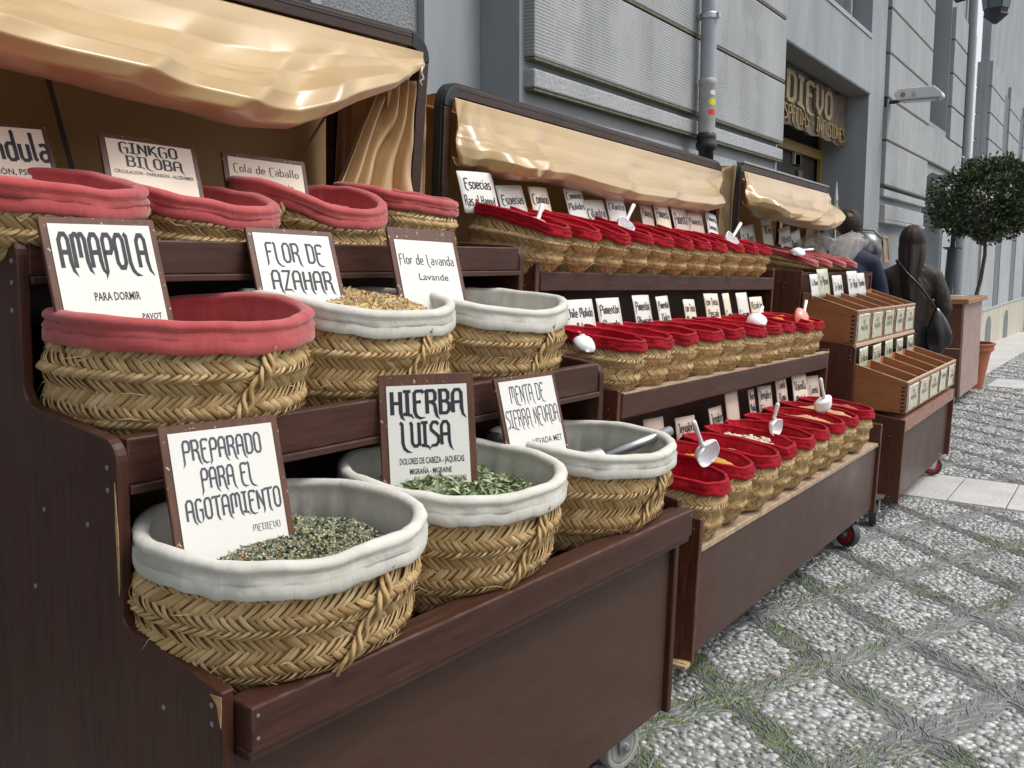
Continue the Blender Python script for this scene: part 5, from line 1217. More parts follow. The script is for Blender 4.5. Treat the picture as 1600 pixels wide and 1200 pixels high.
# signs on the near stall (width, then lines: text, style, x centre, distance from top, height, width: all in sign widths)
G1 = 'wooden signboards in the large herb baskets'
sign('herb_sign', 'brown edged sign reading PREPARADO PARA EL AGOTAMIENTO', F1, -1.242, .917, .795, .196, .176, -.203, .303, .004,
     [('PREPARADO', 'pen', -.01, .135, .155, .66, 1.55), ('PARA EL', 'pen', .0, .365, .155, .45, 1.55), ('AGOTAMIENTO', 'pen', .02, .595, .155, .80, 1.55), ('MEDIEVO', 'pen', .26, .865, .05, .24, 1.0)], ink='ink_grey', group=G1)
sign('herb_sign', 'brown edged sign reading HIERBA LUISA', F1, -1.264, 1.396, .793, .191, .202, -.62, .196, .02,
     [('HIERBA', 'pen', .0, .175, .235, .76, 1.9), ('LUISA', 'pen', -.03, .50, .235, .52, 1.9), ('DOLORES DE CABEZA - JAQUECAS', 'bold', .02, .855, .062, .68), ('MIGRAÑA - MIGRAINE', 'bold', .0, .965, .055, .44), ('MEDIEVO', 'pen', .26, 1.06, .05, .22, 1.0)], group=G1, frame_w=.015, top=.022)
sign('herb_sign', 'tilted sign reading MENTA DE SIERRA NEVADA', F1, -1.262, 1.748, .826, .182, .138, -.22, .30, .035,
     [('MENTA DE', 'pen', -.02, .13, .20, .56, 1.1), ('SIERRA NEVADA', 'pen', .0, .42, .20, .86, 1.1), ('NEVADA MET', 'plain', .16, .80, .075, .5)], ink='ink_grey', group=G1, frame_w=.010)
sign('herb_sign', 'large sign reading AMAPOLA PARA DORMIR', F1, -1.520, .898, 1.114, .201, .168, -.05, .325, .004,
     [('AMAPOLA', 'pen', .0, .15, .28, .76, 2.0), ('PARA DORMIR', 'bold', .03, .64, .068, .40), ('PAVOT', 'bold', .30, .83, .05, .18)], group=G1)
sign('herb_sign', 'sign reading FLOR DE AZAHAR with a chipped edge', F1, -1.548, 1.318, 1.149, .198, .128, -.18, .42, -.03,
     [('FLOR DE', 'pen', -.0, .17, .20, .66, 1.5), ('AZAHAR', 'pen', .03, .47, .20, .70, 1.5)], group=G1)
sign('herb_sign', 'sign with a thick scratched top edge reading Flor de Lavanda, Lavande', F1, -1.492, 1.650, 1.150, .189, .136, -.20, .38, -.035,
     [('Flor de Lavanda', 'pen', -.01, .34, .12, .80, 1.2), ('Lavande', 'plain', .04, .57, .085, .44)], group=G1, top=.030)
sign('herb_sign', 'sign reading GINKGO BILOBA behind the drooping red basket', F1, -1.895, 1.222, 1.362, .215, .095, -.10, .40, -.045,
     [('GINKGO', 'pen', -.02, .085, .105, .60, 1.6), ('BILOBA', 'pen', .02, .225, .105, .58, 1.6), ('CIRCULACION - PARKINSON - ALZEHIMER', 'bold', .0, .375, .036, .82)], group=G1, paper='paper_cream')
sign('herb_sign', 'sign reading Cola de Caballo', F1, -1.925, 1.545, 1.376, .222, .068, -.16, .32, -.045,
     [('Cola de Caballo', 'pen', -.0, .13, .085, .78, 1.2), ('Prele', 'plain', .2, .30, .06, .2)], group=G1, paper='paper_cream')
sign('herb_sign', 'sign reading Calendula cut by the left edge of the view', F1, -1.955, .930, 1.345, .235, .120, .0, .36, .035,
     [('Calendula', 'pen', .03, .10, .24, .88, 1.7), ('CICATRIZACIÓN, PSORIASIS,', 'bold', .03, .42, .05, .92), ('DERMATITIS', 'bold', .08, .50, .05, .42)], group=G1, paper='paper_cream')

# ------------------------------------------------------------------ small spice baskets
spiceN = {'brown': (.24, .10, .035), 'orange': (.52, .15, .025), 'red': (.42, .05, .02), 'tan': (.46, .30, .15), 'ochre': (.50, .28, .05), 'dark': (.10, .05, .03), 'white': (.62, .55, .44)}
for k_, c_ in spiceN.items(): M['sp_'+k_] = mat_plain(k_+' ground spice', c_, .9, .2, 90, bump=.5)
def proto(p, seed, skirt, wr=1.3):
    me, bk = weave_mesh(p, rowh=.0185, sw=.0105, seed=seed, hairs=70, handle=None, handle_r=.0035, M_=5, vtop=1-skirt*1.0/p[4])
    lns = [liner_mesh(p, 'cloth_velvet', seed*5+q, skirt=skirt, roll=.0060, depth=.125, wr=wr, N=96) for q in range(3)]
    return me, bk, lns
ORD = ['first', 'second', 'third', 'fourth', 'fifth', 'sixth', 'seventh', 'eighth', 'ninth', 'tenth', 'eleventh']
def row(us, F, n, wb, p, seed, skirt, rowname, spices, levels, grp, notes, wbs=None):
    prt = [proto(p, seed+q, skirt) for q in range(2)]; out = []
    for i, u in enumerate(us):
        me, bk, lns = prt[i % 2]; g = random.Random(seed*31+i)
        e = basket(F, n+g.uniform(-.008, .008), u, (wbs or {}).get(i, wb), p, me, bk, lns[(i*2) % 3],
                   '%s spice basket of the %s, %s' % (ORD[i], rowname, notes[i % len(notes)]), 'spice_basket', 'basket', grp, rz=g.uniform(-.05, .05))
        e.matrix_world = e.matrix_world @ RX(g.uniform(-.025, .025)) @ RY(g.uniform(-.03, .03))
        V, Fh = heap(p, levels[i % len(levels)], .02, seed+i, R=.88)
        ho = link('spice', mesh_from('spice', V, Fh, M['sp_'+spices[i % len(spices)]], smooth=True), e); ho['kind'] = 'stuff'
        out.append(e)
    return out
pB = (.100, .140, .104, .155, .205, R_(6), 0, -.003, 0, -.030)
pM = (.099, .126, .103, .140, .185, R_(5), 0, -.002, 0, -.025)
pT = (.086, .124, .103, .158, .188, R_(13), R_(2), -.004, 0, -.028)
uB = [2.640, 2.845, 3.070, 3.290, 3.490, 3.716, 3.950, 4.175, 4.430]
uM = [2.600, 2.800, 3.020, 3.250, 3.470, 3.690, 3.905, 4.112, 4.335, 4.555]
uT = [2.580, 2.785, 2.995, 3.195, 3.375, 3.560, 3.755, 3.945, 4.145, 4.345, 4.550]
rB = row(uB, F2, -1.152, .470, pB, 41, .037, 'bottom row', ['red', 'ochre', 'tan', 'white', 'dark', 'brown', 'tan', 'tan', 'brown'], [-.075, -.035, -.05, -.035, -.06, -.06, -.03, -.02, -.03], 'spice baskets in the bottom row',
    ['low and deep red inside', 'with a white scoop standing in yellow powder', 'half full of pale powder', 'showing white shelled nuts', 'with dark contents', 'with crumpled red rim', 'with tan powder to the brim', 'heaped with beige powder', 'at the far end with a round white scoop'], wbs={0: .452})
rM = row(uM, F2, -1.420, .862, pM, 52, .033, 'middle row', ['red', 'orange', 'brown', 'brown', 'orange', 'orange', 'ochre', 'brown', 'orange', 'orange'], [-.07, -.06, -.05, -.05, -.035, -.03, -.028, -.03, -.026, -.024], 'spice baskets in the middle row',
    ['beside the white lavender basket', 'with orange powder showing', 'with brown red powder', 'between Pimentón Dulce and the next card', 'with orange powder', 'filled high with yellow orange powder', 'holding the curry card', 'with a small white scoop', 'with orange powder to the brim', 'at the far end with a pink scoop'])
rT = row(uT, F2, -1.712, 1.214, pT, 63, .032, 'top row', ['brown', 'red', 'red', 'brown', 'red', 'brown', 'red', 'red', 'brown', 'red', 'red'], [-.03, -.035, -.045, -.05, -.05, -.05, -.05, -.05, -.05, -.05, -.05], 'spice baskets in the top row',
    ['nearest and largest with brown powder', 'full of reddish powder', 'holding the Comino card', 'with a white scoop standing up', 'with folded red rim', 'with crumpled dusty lining', 'holding a Pimienta card', 'behind the tall Pimienta cards', 'with a white scoop near the end', 'next to last before the curtain', 'at the far end by the rose lined basket'])
nut = mat_plain('shelled nut', (.62, .56, .45), .7, .1)
fo = link('shelled_nuts', flakes(pB, -.028, .012, 3, 160, .010, [(nut, 1.)], 'chunk', R=.62), rB[3]); fo['kind'] = 'stuff'
pA = (.120, .165, .145, .225, .110, R_(13), R_(2), -.004, 0)
me, bk = weave_mesh(pA, rowh=.018, sw=.0105, seed=77, hairs=60, handle=None, vtop=.80); lnA = [liner_mesh(pA, 'cloth_rose', 78+q, skirt=.026, roll=.012, depth=.06, wr=.5) for q in range(2)]
for i, (u, nt_) in enumerate(zip([5.50, 5.80, 6.13, 6.42], ['nearest, under a white spoon', 'second, filled with brown herbs', 'third along', 'farthest one'])):
    e = basket(F3, -1.765, u, 1.212, pA, me, bk, lnA[i % 2], 'rose lined basket on the tea stall top, %s' % nt_, 'herb_basket', 'basket', 'rose lined baskets on the tea stall')
    contents(e, pA, -.02, .015, 90+i, [(leafA, .5), (leafC, .5)], 500, .008, 'flake', leafA)

# ------------------------------------------------------------------ paper cards in the spice baskets
def card(row_, n, q, txt, label, grp, hvis=.15, paper='paper_cream', ink='ink', lean=.28, yaw=None, roll=None, wmin=None):
    u0, w0, u1, w1 = q; Wd = math.hypot(u1-u0, w1-w0); Wd = max(Wd, wmin or 0); uc = (u0+u1)/2; wt = (w0+w1)/2
    yaw = random.Random(uc).uniform(-.12, .08) if yaw is None else yaw
    dn = math.sin(lean)*hvis
    lines = []
    for k, (tx, x, y, h, w) in enumerate(txt): lines.append((tx, 'pen', x, y, h*1.12, w*1.03, 1.8))
    rl = -math.atan2(w1-w0, u1-u0)*0+ (roll if roll is not None else math.atan2(w1-w0, u1-u0))
    sign('spice_card', label, F2 if row_ != 'A' else F3, n+dn, uc, wt-math.cos(lean)*hvis, Wd, hvis, yaw, lean, rl, lines, hid=.03, board=None, paper=paper, ink=ink, group=grp, cat='sign')
gT, gM, gB = 'paper cards in the top spice row', 'paper cards in the middle spice row', 'paper cards in the bottom spice row'
two = lambda a, b, wa=.8, wb=.8, y=.22, h=.17: [(a, 0, y, h, wa), (b, 0, y+h*1.9, h, wb)]
one = lambda a, w=.8, y=.3, h=.17: [(a, 0, y, h, w)]
topc = [((2.447, 1.525, 2.616, 1.533), two('Especias', 'Ras el Hanout', .72, .86, .14, 0.17), 'white card reading Especias Ras el Hanout, nearest in the top row', 'paper'),
 ((2.655, 1.497, 2.825, 1.513), one('Especias', .8, .20, .16), 'low card reading Especias, second in the top row', 'paper'),
 ((2.853, 1.511, 2.985, 1.517), one('Comino', .8, .20, .22), 'tilted card reading Comino in large letters', 'paper_cream'),
 ((3.105, 1.526, 3.230, 1.538), two('Cominos', 'Molidos', .85, .85, .14, 0.17), 'narrow card reading Cominos Molidos', 'paper'),
 ((3.245, 1.494, 3.425, 1.508), one('Cilantro', .8, .20, .16), 'broad low card reading Cilantro', 'paper'),
 ((3.432, 1.525, 3.575, 1.528), one('Cilantro', .8, .20, .16), 'taller white card reading Cilantro behind the standing scoop', 'paper'),
 ((3.729, 1.522, 3.850, 1.515), one('Pimienta', .8, .20, .24), 'small card reading Pimienta just right of the standing scoop', 'plaster_paper'),
 ((3.867, 1.537, 4.016, 1.532), one('Pimienta', .8, .20, .24), 'white edged tall card reading Pimienta, second of the Pimienta cards', 'paper_cream'),
 ((4.044, 1.534, 4.233, 1.541), one('Pimienta', .8, .20, .24), 'brownish tall card reading Pimienta, middle of the Pimienta cards', 'plaster_paper'),
 ((4.244, 1.519, 4.408, 1.520), one('Pimienta', .8, .20, .16), 'low brown card reading Pimienta, fourth of the Pimienta cards', 'plaster_paper'),
 ((4.463, 1.533, 4.591, 1.520), two('Pimienta', 'Jamaica', .8, .8, .14, 0.17), 'leaning white card at the far end of the top row', 'paper')]
for i, (q, tx, lb, pp) in enumerate(topc): card('T', -1.86, q, tx, lb, gT, hvis=.105, paper=pp, lean=.30)
midc = [((2.640, 1.136, 2.820, 1.140), two('Chile Molido', 'Medievo', .84, .34, .16, 0.14), 'white card reading Chile Molido', 'paper'),
 ((2.865, 1.140, 3.015, 1.143), two('Pimentón', 'Picante', .8, .7, .16, 0.18), 'card reading Pimentón Picante', 'paper'),
 ((3.125, 1.149, 3.275, 1.150), two('Pimentón', 'Ahumado', .8, .8, .16, 0.19), 'card reading Pimentón Ahumado', 'paper'),
 ((3.330, 1.143, 3.450, 1.147), two('Pimentón', 'Dulce', .8, .6, .16, 0.21), 'card reading Pimentón Dulce', 'paper'),
 ((3.586, 1.131, 3.711, 1.129), two('con Tipicas', 'Morunas', .8, .8, .16, 0.21), 'pinkish two line card right of the Pimentón Dulce card', 'paper_cream'),
 ((3.818, 1.152, 3.942, 1.152), two('con Tipicas', 'Pescado', .8, .7, .16, 0.21), 'tall cream card left of the narrow Curry card', 'paper_cream'),
 ((4.020, 1.151, 4.105, 1.154), one('Curry', .7, .9, .4), 'very narrow card reading Curry', 'paper_cream'),
 ((4.192, 1.153, 4.325, 1.156), one('Cúrcuma', .8, .6, .26), 'card reading Cúrcuma', 'paper'),
 ((4.384, 1.132, 4.530, 1.136), two('Azafrán', 'Molido', .8, .7, .16, 0.19), 'brownish card reading Azafrán Molido with a scoop handle before it', 'paper_cream')]
for i, (q, tx, lb, pp) in enumerate(midc): card('M', -1.575, q, tx, lb, gM, hvis=.135, paper=pp, lean=.24)
botc = [((2.790, .765, 2.930, .760), one('Salado', .6, .55, .2), 'low tan card mostly hidden behind the metal scoop', 'plaster_paper', .10, None),
 ((3.049, .737, 3.200, .739), two('Jengibre', 'Molido', .8, .6, .15, 0.18), 'tan card reading Jengibre Molido', 'plaster_paper', .14, None),
 ((3.336, .747, 3.495, .737), two('Jengibre', 'Seco', .8, .5, .15, 0.19), 'tilted tan card reading Jengibre by the upright scoop', 'plaster_paper', .13, None),
 ((3.500, .800, 3.625, .797), one('Nuez', .4, 1.0, .2), 'tall plain tan card with a single small word', 'plaster_paper', .20, None),
 ((3.764, .775, 3.844, .774), two('Nuez', 'Molida', .7, .8, .15, 0.32), 'very narrow upright tan card', 'plaster_paper', .17, None),
 ((3.900, .773, 4.030, .776), two('Jengibre', 'Sésamo', .8, .8, .15, 0.24), 'leaning tan card reading Sésamo', 'plaster_paper', .15, None),
 ((4.120, .798, 4.240, .795), two('Canela', 'Rama', .6, .6, .15, 0.24), 'tall narrow tan card left of the Vainilla card', 'plaster_paper', .16, None),
 ((4.362, .787, 4.560, .782), two('Vainilla', 'Molida', .75, .7, .15, 0.18), 'cream card reading Vainilla Molida', 'paper_cream', .13, None),
 ((4.700, .760, 4.960, .752), one('Canela', .6, .3, .2), 'bent tan card behind the last round white scoop', 'plaster_paper', .12, None)]
for i, (q, tx, lb, pp, hv, yw) in enumerate(botc):
    q = tuple(q) if i < 8 else (4.60, .765, 4.76, .76)
    card('B', -1.345, q, tx, lb, gB, hvis=hv, paper=pp, lean=.20, roll=-.02)
gS = 'signs of the tea stall'
for (q, n, tx, lb, pp, hv) in (((5.234, 1.441, 5.480, 1.47), -1.9, 'Te Blanco', 'tilted white sign reading Te Blanco over the rose lined baskets', 'paper', .11),
     ((5.679, 1.500, 5.873, 1.506), -1.93, 'Te', 'small upright framed sign in the tea stall top row', 'paper_cream', .15),
     ((5.935, 1.459, 6.179, 1.492), -1.9, 'Hibisco', 'bright sloping sign behind the brown herbs', 'paper', .12),
     ((6.192, 1.441, 6.468, 1.48), -1.92, 'Menta', 'bright sloping sign nearest the plastic bag', 'paper', .12),
     ((5.245, 1.196, 5.400, 1.200), -1.50, 'Te Blanco', 'white sign reading Te Blanco above the upper tea box', 'paper', .10),
     ((5.451, 1.225, 5.680, 1.230), -1.52, 'Te Moruno', 'grey topped sign second along the upper tea box', 'paper_old', .13),
     ((5.749, 1.190, 5.971, 1.194), -1.51, 'Te Verde', 'low sign reading Te Verde', 'paper', .10),
     ((6.041, 1.216, 6.300, 1.220), -1.50, 'Te Rojo', 'white sign reading Te Rojo', 'paper', .13),
     ((6.338, 1.205, 6.546, 1.209), -1.51, 'Rooibos', 'last white sign of the upper tea box', 'paper', .12),
     ((5.290, .817, 5.480, .822), -1.226, 'Te Africano', 'nearest card behind the lower tea box', 'paper_old', .09),
     ((5.610, .815, 5.815, .820), -1.226, 'Te Chai', 'second card behind the lower tea box', 'paper_old', .09),
     ((5.925, .822, 6.135, .826), -1.226, 'Te Negro', 'middle card behind the lower tea box', 'paper_old', .09),
     ((6.255, .815, 6.450, .815), -1.226, 'Manzana', 'fourth card behind the lower tea box', 'paper_old', .09),
     ((6.595, .817, 6.795, .818), -1.226, 'Menta', 'farthest card behind the lower tea box', 'paper_old', .09)):
    card('A', n+(.008 if n > -1.3 else 0), q, [(tx, 0, .2, .17, .75)], lb, gS, hvis=hv, paper=pp, lean=.04 if n > -1.3 else .2, ink='ink_grey' if pp == 'paper_old' else 'ink', yaw=0)
# ------------------------------------------------------------------ scoops
def scoop(F, bowl, tip, label, r=.036, mat='white_plastic', roll=0, name='scoop', face=None):
    b = Vector(bowl); d = (Vector(tip)-b); L = d.length; z = d.normalized()
    f = Vector(face or (1, 0, .3)); y = f-z*f.dot(z); y.normalize(); x = y.cross(z)
    mw = F @ Matrix(((x.x, y.x, z.x, b.x), (x.y, y.y, z.y, b.y), (x.z, y.z, z.z, b.z), (0, 0, 0, 1)))
    e = empty(name, mw, label, 'scoop', 'small scoops in the spice baskets')
    # bowl: half of a rounded cup, open towards +y
    V = []; Fq = []; ns, nt_ = 18, 10
    for i in range(ns+1):
        s = i/ns
        zz = .55*r-1.75*r*s; w = r*math.sqrt(max(0, 1-(max(0, (s-.42)/.58))**2.6))*min(1, (s/.16+.02))**.5
        for j in range(nt_+1):
            a = math.pi*(j/nt_); V.append((w*math.cos(a), -w*.78*math.sin(a)+.004, zz))
    for i in range(ns):
        for j in range(nt_): k = i*(nt_+1)+j; Fq.append((k, k+1, k+nt_+2, k+nt_+1))
    o = MB().add(V, Fq).build('bowl', M[mat], e, smooth=True); s_ = o.modifiers.new('thickness', 'SOLIDIFY'); s_.thickness = .0022
    hm = 'white_plastic' if mat == 'pink_plastic' else mat
    MB().tube([(0, -.006, .45*r), (0, -.010, .8*r), (0, -.004, L*.55), (0, .002, L*.9), (0, .004, L), (0, .004, L+.003)], [.008, .0068, .0062, .0078, .0074, .003], 10).build('handle', M[hm], e, smooth=True)
    return e
scoop(F2, (-1.64, 2.575, 1.372), (-1.66, 2.625, 1.432), 'white scoop half buried in the nearest top basket', .037, roll=0, face=(.6, -.2, .8))
scoop(F2, (-1.62, 3.150, 1.402), (-1.63, 3.215, 1.474), 'white scoop standing with its handle up in the fourth top basket', .036, face=(1, -.6, .2))
scoop(F2, (-1.60, 4.180, 1.392), (-1.61, 4.285, 1.466), 'white scoop near the far end of the top row', .042, face=(1, -.6, .3))
scoop(F2, (-1.065, 2.640, .722), (-1.075, 2.540, .822), 'white scoop leaning left out of the second bottom basket', .042, face=(.8, -.9, .35))
scoop(F2, (-1.10, 3.400, .706), (-1.10, 3.382, .786), 'upright white scoop handle in the middle of the bottom row', .036, face=(.8, -.3, .6))
scoop(F2, (-1.12, 4.070, .722), (-1.12, 4.021, .822), 'round white scoop in the farthest bottom basket', .044, face=(-.9, .5, .2))
scoop(F2, (-1.40, 2.47, 1.022), (-1.44, 2.51, 1.050), 'white scoop bowl beside the white lavender basket', .034, face=(-.3, 0, -1))
scoop(F2, (-1.35, 3.845, 1.056), (-1.36, 3.930, 1.110), 'low white scoop in the eighth middle basket', .040, face=(-.2, 0, -1))
scoop(F2, (-1.36, 4.480, 1.048), (-1.37, 4.600, 1.125), 'pink scoop with a white handle at the end of the middle row', .050, mat='pink_plastic', face=(-.8, .5, .1))
scoop(F3, (-1.60, 5.36, 1.312), (-1.56, 5.50, 1.338), 'white spoon lying on the nearest rose lined basket of the tea stall', .040, face=(-.3, 0, -1))
# metal scoop in the near white basket
e = empty('metal_scoop', F1 @ T(-1.17, 2.10, .775), 'shiny metal scoop with a thick tube handle on the white lined basket', 'scoop')
MB().tube([(-.05, -.13, -.030), (.0, .0, .0), (.022, .075, .016)], .0125, 16).build('handle', M['steel'], e, smooth=True)
V = [(-.06-.05*i/8+.0*j, -.13-.09*i/8, -.03+.022*math.sin(math.pi*j/8)-.012*i/8) for i in range(9) for j in range(9)]
V = [(v[0]+(k % 9-4)*.008, v[1]-(k % 9-4)*.003, v[2]) for k, v in enumerate(V)]
MB().add(V, [(i*9+j, i*9+j+1, i*9+j+10, i*9+j+9) for i in range(8) for j in range(8)]).build('blade', M['steel'], e, smooth=True)

# ------------------------------------------------------------------ clear bags on the tea stall
t = NT('clear plastic film'); t.col((1, 1, 1)); t.bump(t.noise(t.coord('Object'), 38, 3, .6, 2.0), 1.0, .02)
M['film'] = t.set(Roughness=.12, Alpha=.30, Specular_IOR_Level=.9)
def bag(n, u, w, sx, sy, sz, label, seed, tip):
    e = empty('plastic_bag', F3 @ T(n, u, w), label, 'bag', 'clear plastic bags on the tea stall')
    def fn(S_, T_):
        a = S_*2*math.pi; q = np.sin(np.clip(T_, 0, 1)*math.pi*.62+.05); tw = np.where(T_ > .78, np.clip((1-T_)/.22, .12, 1), 1)
        fl = np.where(T_ > .86, 1+(T_-.86)*9, 1)
        r = (1+.28*vnoise(np.cos(a)*2+seed, np.sin(a)*2+T_*3, 1)+.12*vnoise(np.cos(a)*6+seed, np.sin(a)*6+T_*7, 2))*q*tw*fl
        return (sx*r*np.cos(a)+tip[0]*T_**2, sy*r*np.sin(a)+tip[1]*T_**2, sz*T_+.02*vnoise(a*2, T_*6+seed, 3))
    grid_obj('film', fn, 60, 40, 'film', e, (0, 0, 0), 0)
    V, Fh = heap((sx, sx, sy*.82, sx*.82, .01, 0, 0, 0, 0), sz*.16, sz*.28, seed, R=.85)
    ho = link('herbs', mesh_from('herbs', V, Fh, leafC, smooth=True), e); ho['kind'] = 'stuff'
bag(-1.80, 6.42, 1.285, .11, .16, .17, 'clear plastic bag of herbs lying on the rose lined baskets', 3.3, (.03, -.08))
bag(-1.70, 6.72, 1.212, .11, .12, .27, 'larger twisted clear plastic bag at the corner of the tea stall', 6.1, (.05, .08))

# ------------------------------------------------------------------ people
def capsules(caps, seg=16):
    """closed tapered capsules: (p0, r0, p1, r1) with r a number or (across x, along y)"""
    mb = MB()
    for (p0, r0, p1, r1) in caps:
        p0, p1 = Vector(p0), Vector(p1); ax = p1-p0; L = ax.length
        r0 = r0 if isinstance(r0, tuple) else (r0, r0); r1 = r1 if isinstance(r1, tuple) else (r1, r1)
        z = ax.normalized() if L > 1e-6 else Vector((0, 0, 1))
        x = Vector((1, 0, 0)) if abs(z.x) < .85 else Vector((0, 0, 1)); x = (x-z*x.dot(z)).normalized(); y = z.cross(x)
        V = []; F = []; rings = []
        for k in range(5): a = -math.pi/2+math.pi/2*k/5; rings.append((0, math.cos(a), math.sin(a)*.5*(r0[0]+r0[1])))
        rings += [(0, 1, 0), (.5, 1, 0), (1, 1, 0)]
        for k in range(1, 6): a = math.pi/2*k/5; rings.append((1, math.cos(a), math.sin(a)*.5*(r1[0]+r1[1])))
        for (t_, c, dz) in rings:
            rx = (r0[0]*(1-t_)+r1[0]*t_)*max(c, .02); ry = (r0[1]*(1-t_)+r1[1]*t_)*max(c, .02); o = p0+ax*t_+z*dz
            for i in range(seg): q = 2*math.pi*i/seg; V.append(o+x*(rx*math.cos(q))+y*(ry*math.sin(q)))
        n = len(rings)
        for j in range(n-1):
            for i in range(seg): A = j*seg+i; B_ = j*seg+(i+1) % seg; F.append((A, B_, B_+seg, A+seg))
        F.append(tuple(range(seg-1, -1, -1))); F.append(tuple((n-1)*seg+i for i in range(seg)))
        mb.add(V, F)
    return mb
def skin_obj(name, J, E, mat, parent, vox=.011, smooth=4):
    """one continuous surface grown over the joints"""
    mb = capsules([(J[a][:3], J[a][3], J[b][:3], J[b][3]) for a, b in E])
    tmp = mb.build(name, mat, None)
    r = tmp.modifiers.new('remesh', 'REMESH'); r.mode = 'VOXEL'; r.voxel_size = vox
    s = tmp.modifiers.new('smooth', 'SMOOTH'); s.factor = .5; s.iterations = smooth
    dg = bpy.context.evaluated_depsgraph_get(); me = bpy.data.meshes.new_from_object(tmp.evaluated_get(dg))
    me.name = name; me.materials.clear(); me.materials.append(mat)
    me.polygons.foreach_set('use_smooth', np.ones(len(me.polygons), dtype=bool))
    old = tmp.data; bpy.data.objects.remove(tmp); bpy.data.meshes.remove(old)
    return link(name, me, parent)
skinm = mat_plain('skin', (.42, .22, .15), .5, .08, 30)
def person(X, Y, H, yaw, label, topmat, legmat, arms, coat_len, shoulder=.185, head_tilt=0.0, head_drop=0.0):
    """local axes: x right, y forward, z up; built 1.70 m tall then scaled"""
    s = H/1.70; e = empty('person', T(X, Y, gz(X, Y)) @ RZ(yaw) @ Matrix.Scale(s, 4), label, 'person')
    sh = shoulder; hd = head_tilt; J = []; E = []
    def add(x, y, z, r, p=None):
        J.append((x, y, z, r)); 
        if p is not None: E.append((p, len(J)-1))
        return len(J)-1
    pel = add(0, 0, .92, (.125, .095)); sp = add(0, 0, 1.08, (.105, .085), pel); ch = add(0, .0, 1.25, (.125, .095), sp); nb = add(0, -.005, 1.395, (.06, .055), ch)
    nk = add(hd*.3, .01, 1.455, (.050, .052), nb); h1 = add(hd*.6, .030, 1.52-head_drop*.3, (.058, .068), nk); h2 = add(hd*.85, .030, 1.585-head_drop*.6, (.074, .092), h1); h3 = add(hd, .025, 1.645-head_drop, (.060, .074), h2)
    add(hd*.8, .128, 1.56-head_drop*.5, (.013, .016), h2)
    for q in (-1, 1):
        add(hd*.8+q*.082, .010, 1.572-head_drop*.5, (.009, .022), h2)
        hip = add(q*.095, 0, .86, (.088, .09), pel); kn = add(q*.10, .01, .48, (.058, .062), hip); an = add(q*.10, -.02, .09, (.038, .042), kn); add(q*.115, .12, .035, (.038, .028), an)
        s0 = add(q*(sh-.015), 0, 1.32, (.058, .056), nb); pts = arms[0 if q < 0 else 1]
        el = add(*pts[0], (.043, .043), s0); wr = add(*pts[1], (.026, .028), el); d = (Vector(pts[1])-Vector(pts[0])).normalized()
        pa = Vector(pts[1])+d*.07; pm_ = add(*pa, (.036, .016), wr)
        side = d.cross(Vector((0, 0, 1))); side = side.normalized() if side.length > .1 else Vector((0, 1, 0))
        for k in range(4):
            a = pa+side*(.026-.0175*k)+d*.045; b = a+d*(.034-.005*abs(k-1))+Vector((0, 0, -.008)); i1 = add(*a, .0085, pm_); add(*b, .0075, i1)
        a = Vector(pts[1])+d*.035+side*.045; i1 = add(*a, .010, wr); add(*(a+d*.032), .0085, i1)
    body = skin_obj('body', J, E, skinm, e, vox=.0075, smooth=3)
    # jacket
    Jc = []; Ec = []
    def ac(x, y, z, r, p=None):
        Jc.append((x, y, z, r)); 
        if p is not None: Ec.append((p, len(Jc)-1))
        return len(Jc)-1
    p0 = ac(0, 0, coat_len, (.168, .125)); p1 = ac(0, 0, 1.08, (.150, .112), p0); p2 = ac(0, 0, 1.24, (.178, .120), p1); p3 = ac(0, -.004, 1.325, (.150, .095), p2); ac(0, 0, 1.375, (.085, .070), p3)
    for q in (-1, 1):
        s0 = ac(q*(sh-.012), -.002, 1.315, (.066, .068), p3); pts = arms[0 if q < 0 else 1]
        m0 = Vector((q*(sh+.01), 0, 1.31)).lerp(Vector(pts[0]), .5); am = ac(*m0, (.062, .062), s0); el = ac(*pts[0], (.058, .056), am); ac(*Vector(pts[0]).lerp(Vector(pts[1]), .93), (.042, .042), el)
    skin_obj('jacket', Jc, Ec, topmat, e)
    Jt = [(0, 0, .95, (.14, .11))]; Et = []
    for q in (-1, 1):
        b = len(Jt); Jt += [(q*.095, 0, .85, (.100, .10)), (q*.10, .01, .48, (.075, .078)), (q*.10, -.02, .10, (.062, .066))]; Et += [(0, b), (b, b+1), (b+1, b+2)]
        MB().lathe([(.001, 0), (.048, .0), (.052, .03), (.045, .07), (.036, .10), (.001, .10)], 16, M=T(q*.112, .04, .0) @ Matrix.Diagonal((.95, 2.4, 1, 1))).build('shoe', M['black_plastic'], e, smooth=True)
    skin_obj('trousers', Jt, Et, legmat, e)
    return e
jk = NT('brown leather jacket'); jn = jk.noise(jk.coord('Object', (1, 1, .5)), 9, 4, .6, 1.2)
jk.col(jk.ramp(jn, [(.3, (.030, .023, .019)), (.7, (.058, .045, .036))])); jk.bump(jn, .9, .03); jk.set(Roughness=.62, Specular_IOR_Level=.35)
ht = NT('dark brown hair'); hn = ht.noise(ht.coord('UV', (60, 1.2, 1)), 3, 4, .6)
ht.col(ht.ramp(hn, [(.35, (.010, .006, .0045)), (.7, (.045, .026, .018))])); ht.bump(hn, .8, .006); ht.set(Roughness=.55, Specular_IOR_Level=.3)
wy = math.atan2(1.30, 8.2)
wo_ = person(-1.47, 8.20, 1.69, wy, 'woman seen from behind with long dark hair, brown jacket and big black shoulder bag', jk.m, mat_plain('dark trousers', (.012, .012, .018), .8),
             [[(-.255, .02, 1.09), (-.20, .22, 1.0)], [(.262, -.01, 1.07), (.235, .17, .95)]], .84)
